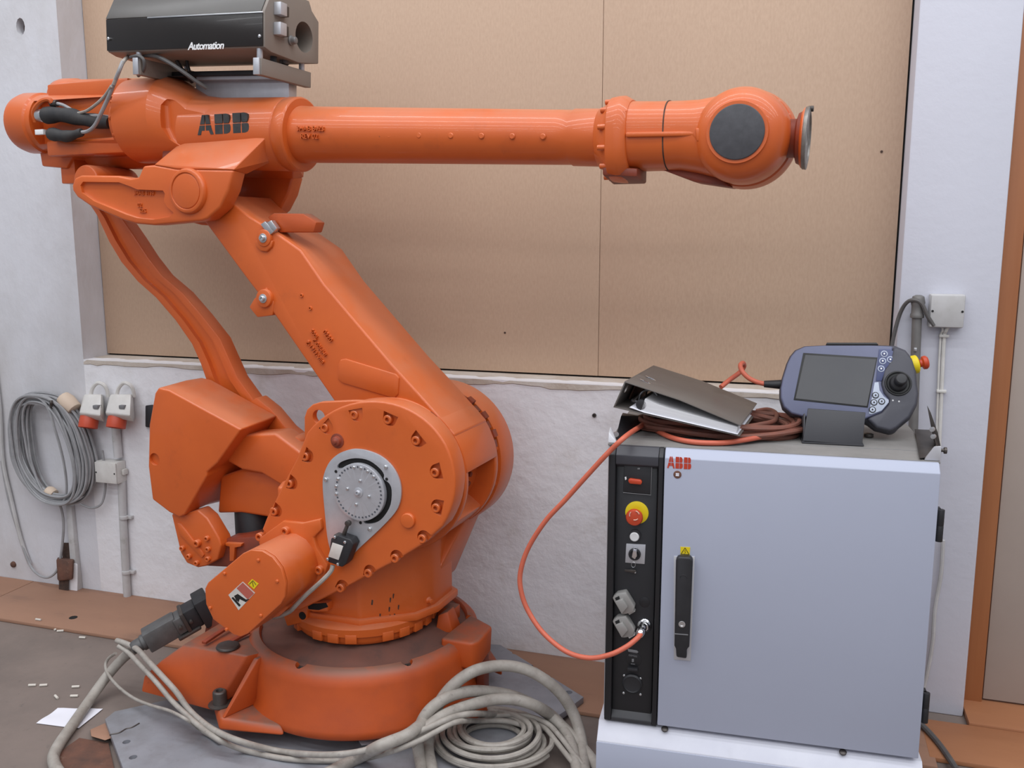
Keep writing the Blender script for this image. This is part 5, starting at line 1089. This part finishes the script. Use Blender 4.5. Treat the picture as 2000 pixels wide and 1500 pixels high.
cable('looped_cable', 'thick grey cable forming the tallest arch right of the base', [(1000, 1690, 0.053), (930, 1640, 0.055), (858, 1540, 0.055), (842, 1495, 0.056), (836, 1455, None, -0.25), (842, 1410, None, -0.23), (862, 1366, None, -0.21), (892, 1332, None, -0.18), (930, 1309, None, -0.14), (978, 1300, None, -0.08), (1022, 1306, None, -0.05), (1062, 1326, None, -0.03), (1096, 1356, None, -0.01), (1120, 1394, None, 0.0), (1134, 1438, 0.06), (1139, 1480, 0.045), (1140, 1530, 0.04), (1110, 1640, .053), (1020, 1705, .053)], .0165, group=gl)
cable('looped_cable', 'thick grey cable loop left of the coil, behind the tallest arch', [(1020, 1720, .053), (920, 1660, .055), (835, 1540, 0.055), (822, 1490, 0.056), (816, 1450, None, -0.285), (822, 1415, None, -0.28), (842, 1384, None, -0.26), (878, 1360, None, -0.21), (920, 1350, None, -0.15), (965, 1352, None, -0.08), (1010, 1362, None, -0.04), (1055, 1384, 0.095), (1095, 1416, 0.07), (1130, 1452, 0.05), (1162, 1492, 0.04), (1180, 1530, 0.03)], .0165, group=gl)
cable('looped_cable', 'thick grey cable forming the lowest arch over the coil', [(800, 1452, None, -0.33), (838, 1418, None, -0.29), (870, 1396, None, -0.25), (910, 1380, None, -0.19), (955, 1368, None, -0.13), (1000, 1366, None, -0.09), (1045, 1378, None, -0.06), (1082, 1402, 0.075), (1108, 1436, 0.06), (1122, 1478, 0.048), (1130, 1530, 0.04), (1120, 1600, .05)], .0165, group=gl)
# flat coil of thinner cable
fc = thing('floor_cable_coil', 'flat round coil of grey cable lying on the steel plate', 'cable coil', loc=fl(962, 1452, .037))
o_ = fc.location.copy(); rnd = random.Random(5); pts = []; turns = 11
pr = [(.070 + .0072*k + rnd.uniform(-.006, .006), rnd.uniform(-.010, .010), rnd.uniform(-.012, .012), [.009, .025, .041, .057, .030, .046, .012, .028, .044, .012, .026, .012][k % 12]) for k in range(turns+1)]
for i in range(turns*30):
    t = i/30; k = int(t); f = t-k; f = f*f*(3-2*f); a = [pr[k][j]*(1-f) + pr[k+1][j]*f for j in range(4)]; th_ = 2*PI*t
    pts.append((a[0]*1.12*math.cos(th_) + a[1], a[0]*math.sin(th_) + a[2], a[3] + .003*math.sin(2*th_ + k)))
mk('cable', tube(new(), pts, .0078, 8, 3), WIREG, fc)
gt = 'thin grey cables leaving the floor coil towards the cabinet'
cable('coil_tail', 'upper thin cable running from the coil to the cabinet foot', [(905, 1408, .06), (945, 1402, .075), (990, 1396, .085), (1035, 1400, .085), (1070, 1414, .08), (1095, 1440, .07), (1118, 1470, .06), (1145, 1502, .045), (1165, 1530, .03)], .0075, group=gt)
cable('coil_tail', 'lower thin cable running from the coil to the cabinet foot', [(1040, 1408, .07), (1066, 1424, .07), (1086, 1448, .065), (1108, 1476, .055), (1132, 1506, .04), (1150, 1535, .03)], .0075, group=gt)
cable('coil_tail', 'thinnest cable bending down at the right of the coil', [(1118, 1466, .05), (1138, 1478, .045), (1156, 1494, .04), (1172, 1520, .03)], .004, group=gt)
bpy.context.view_layer.update()
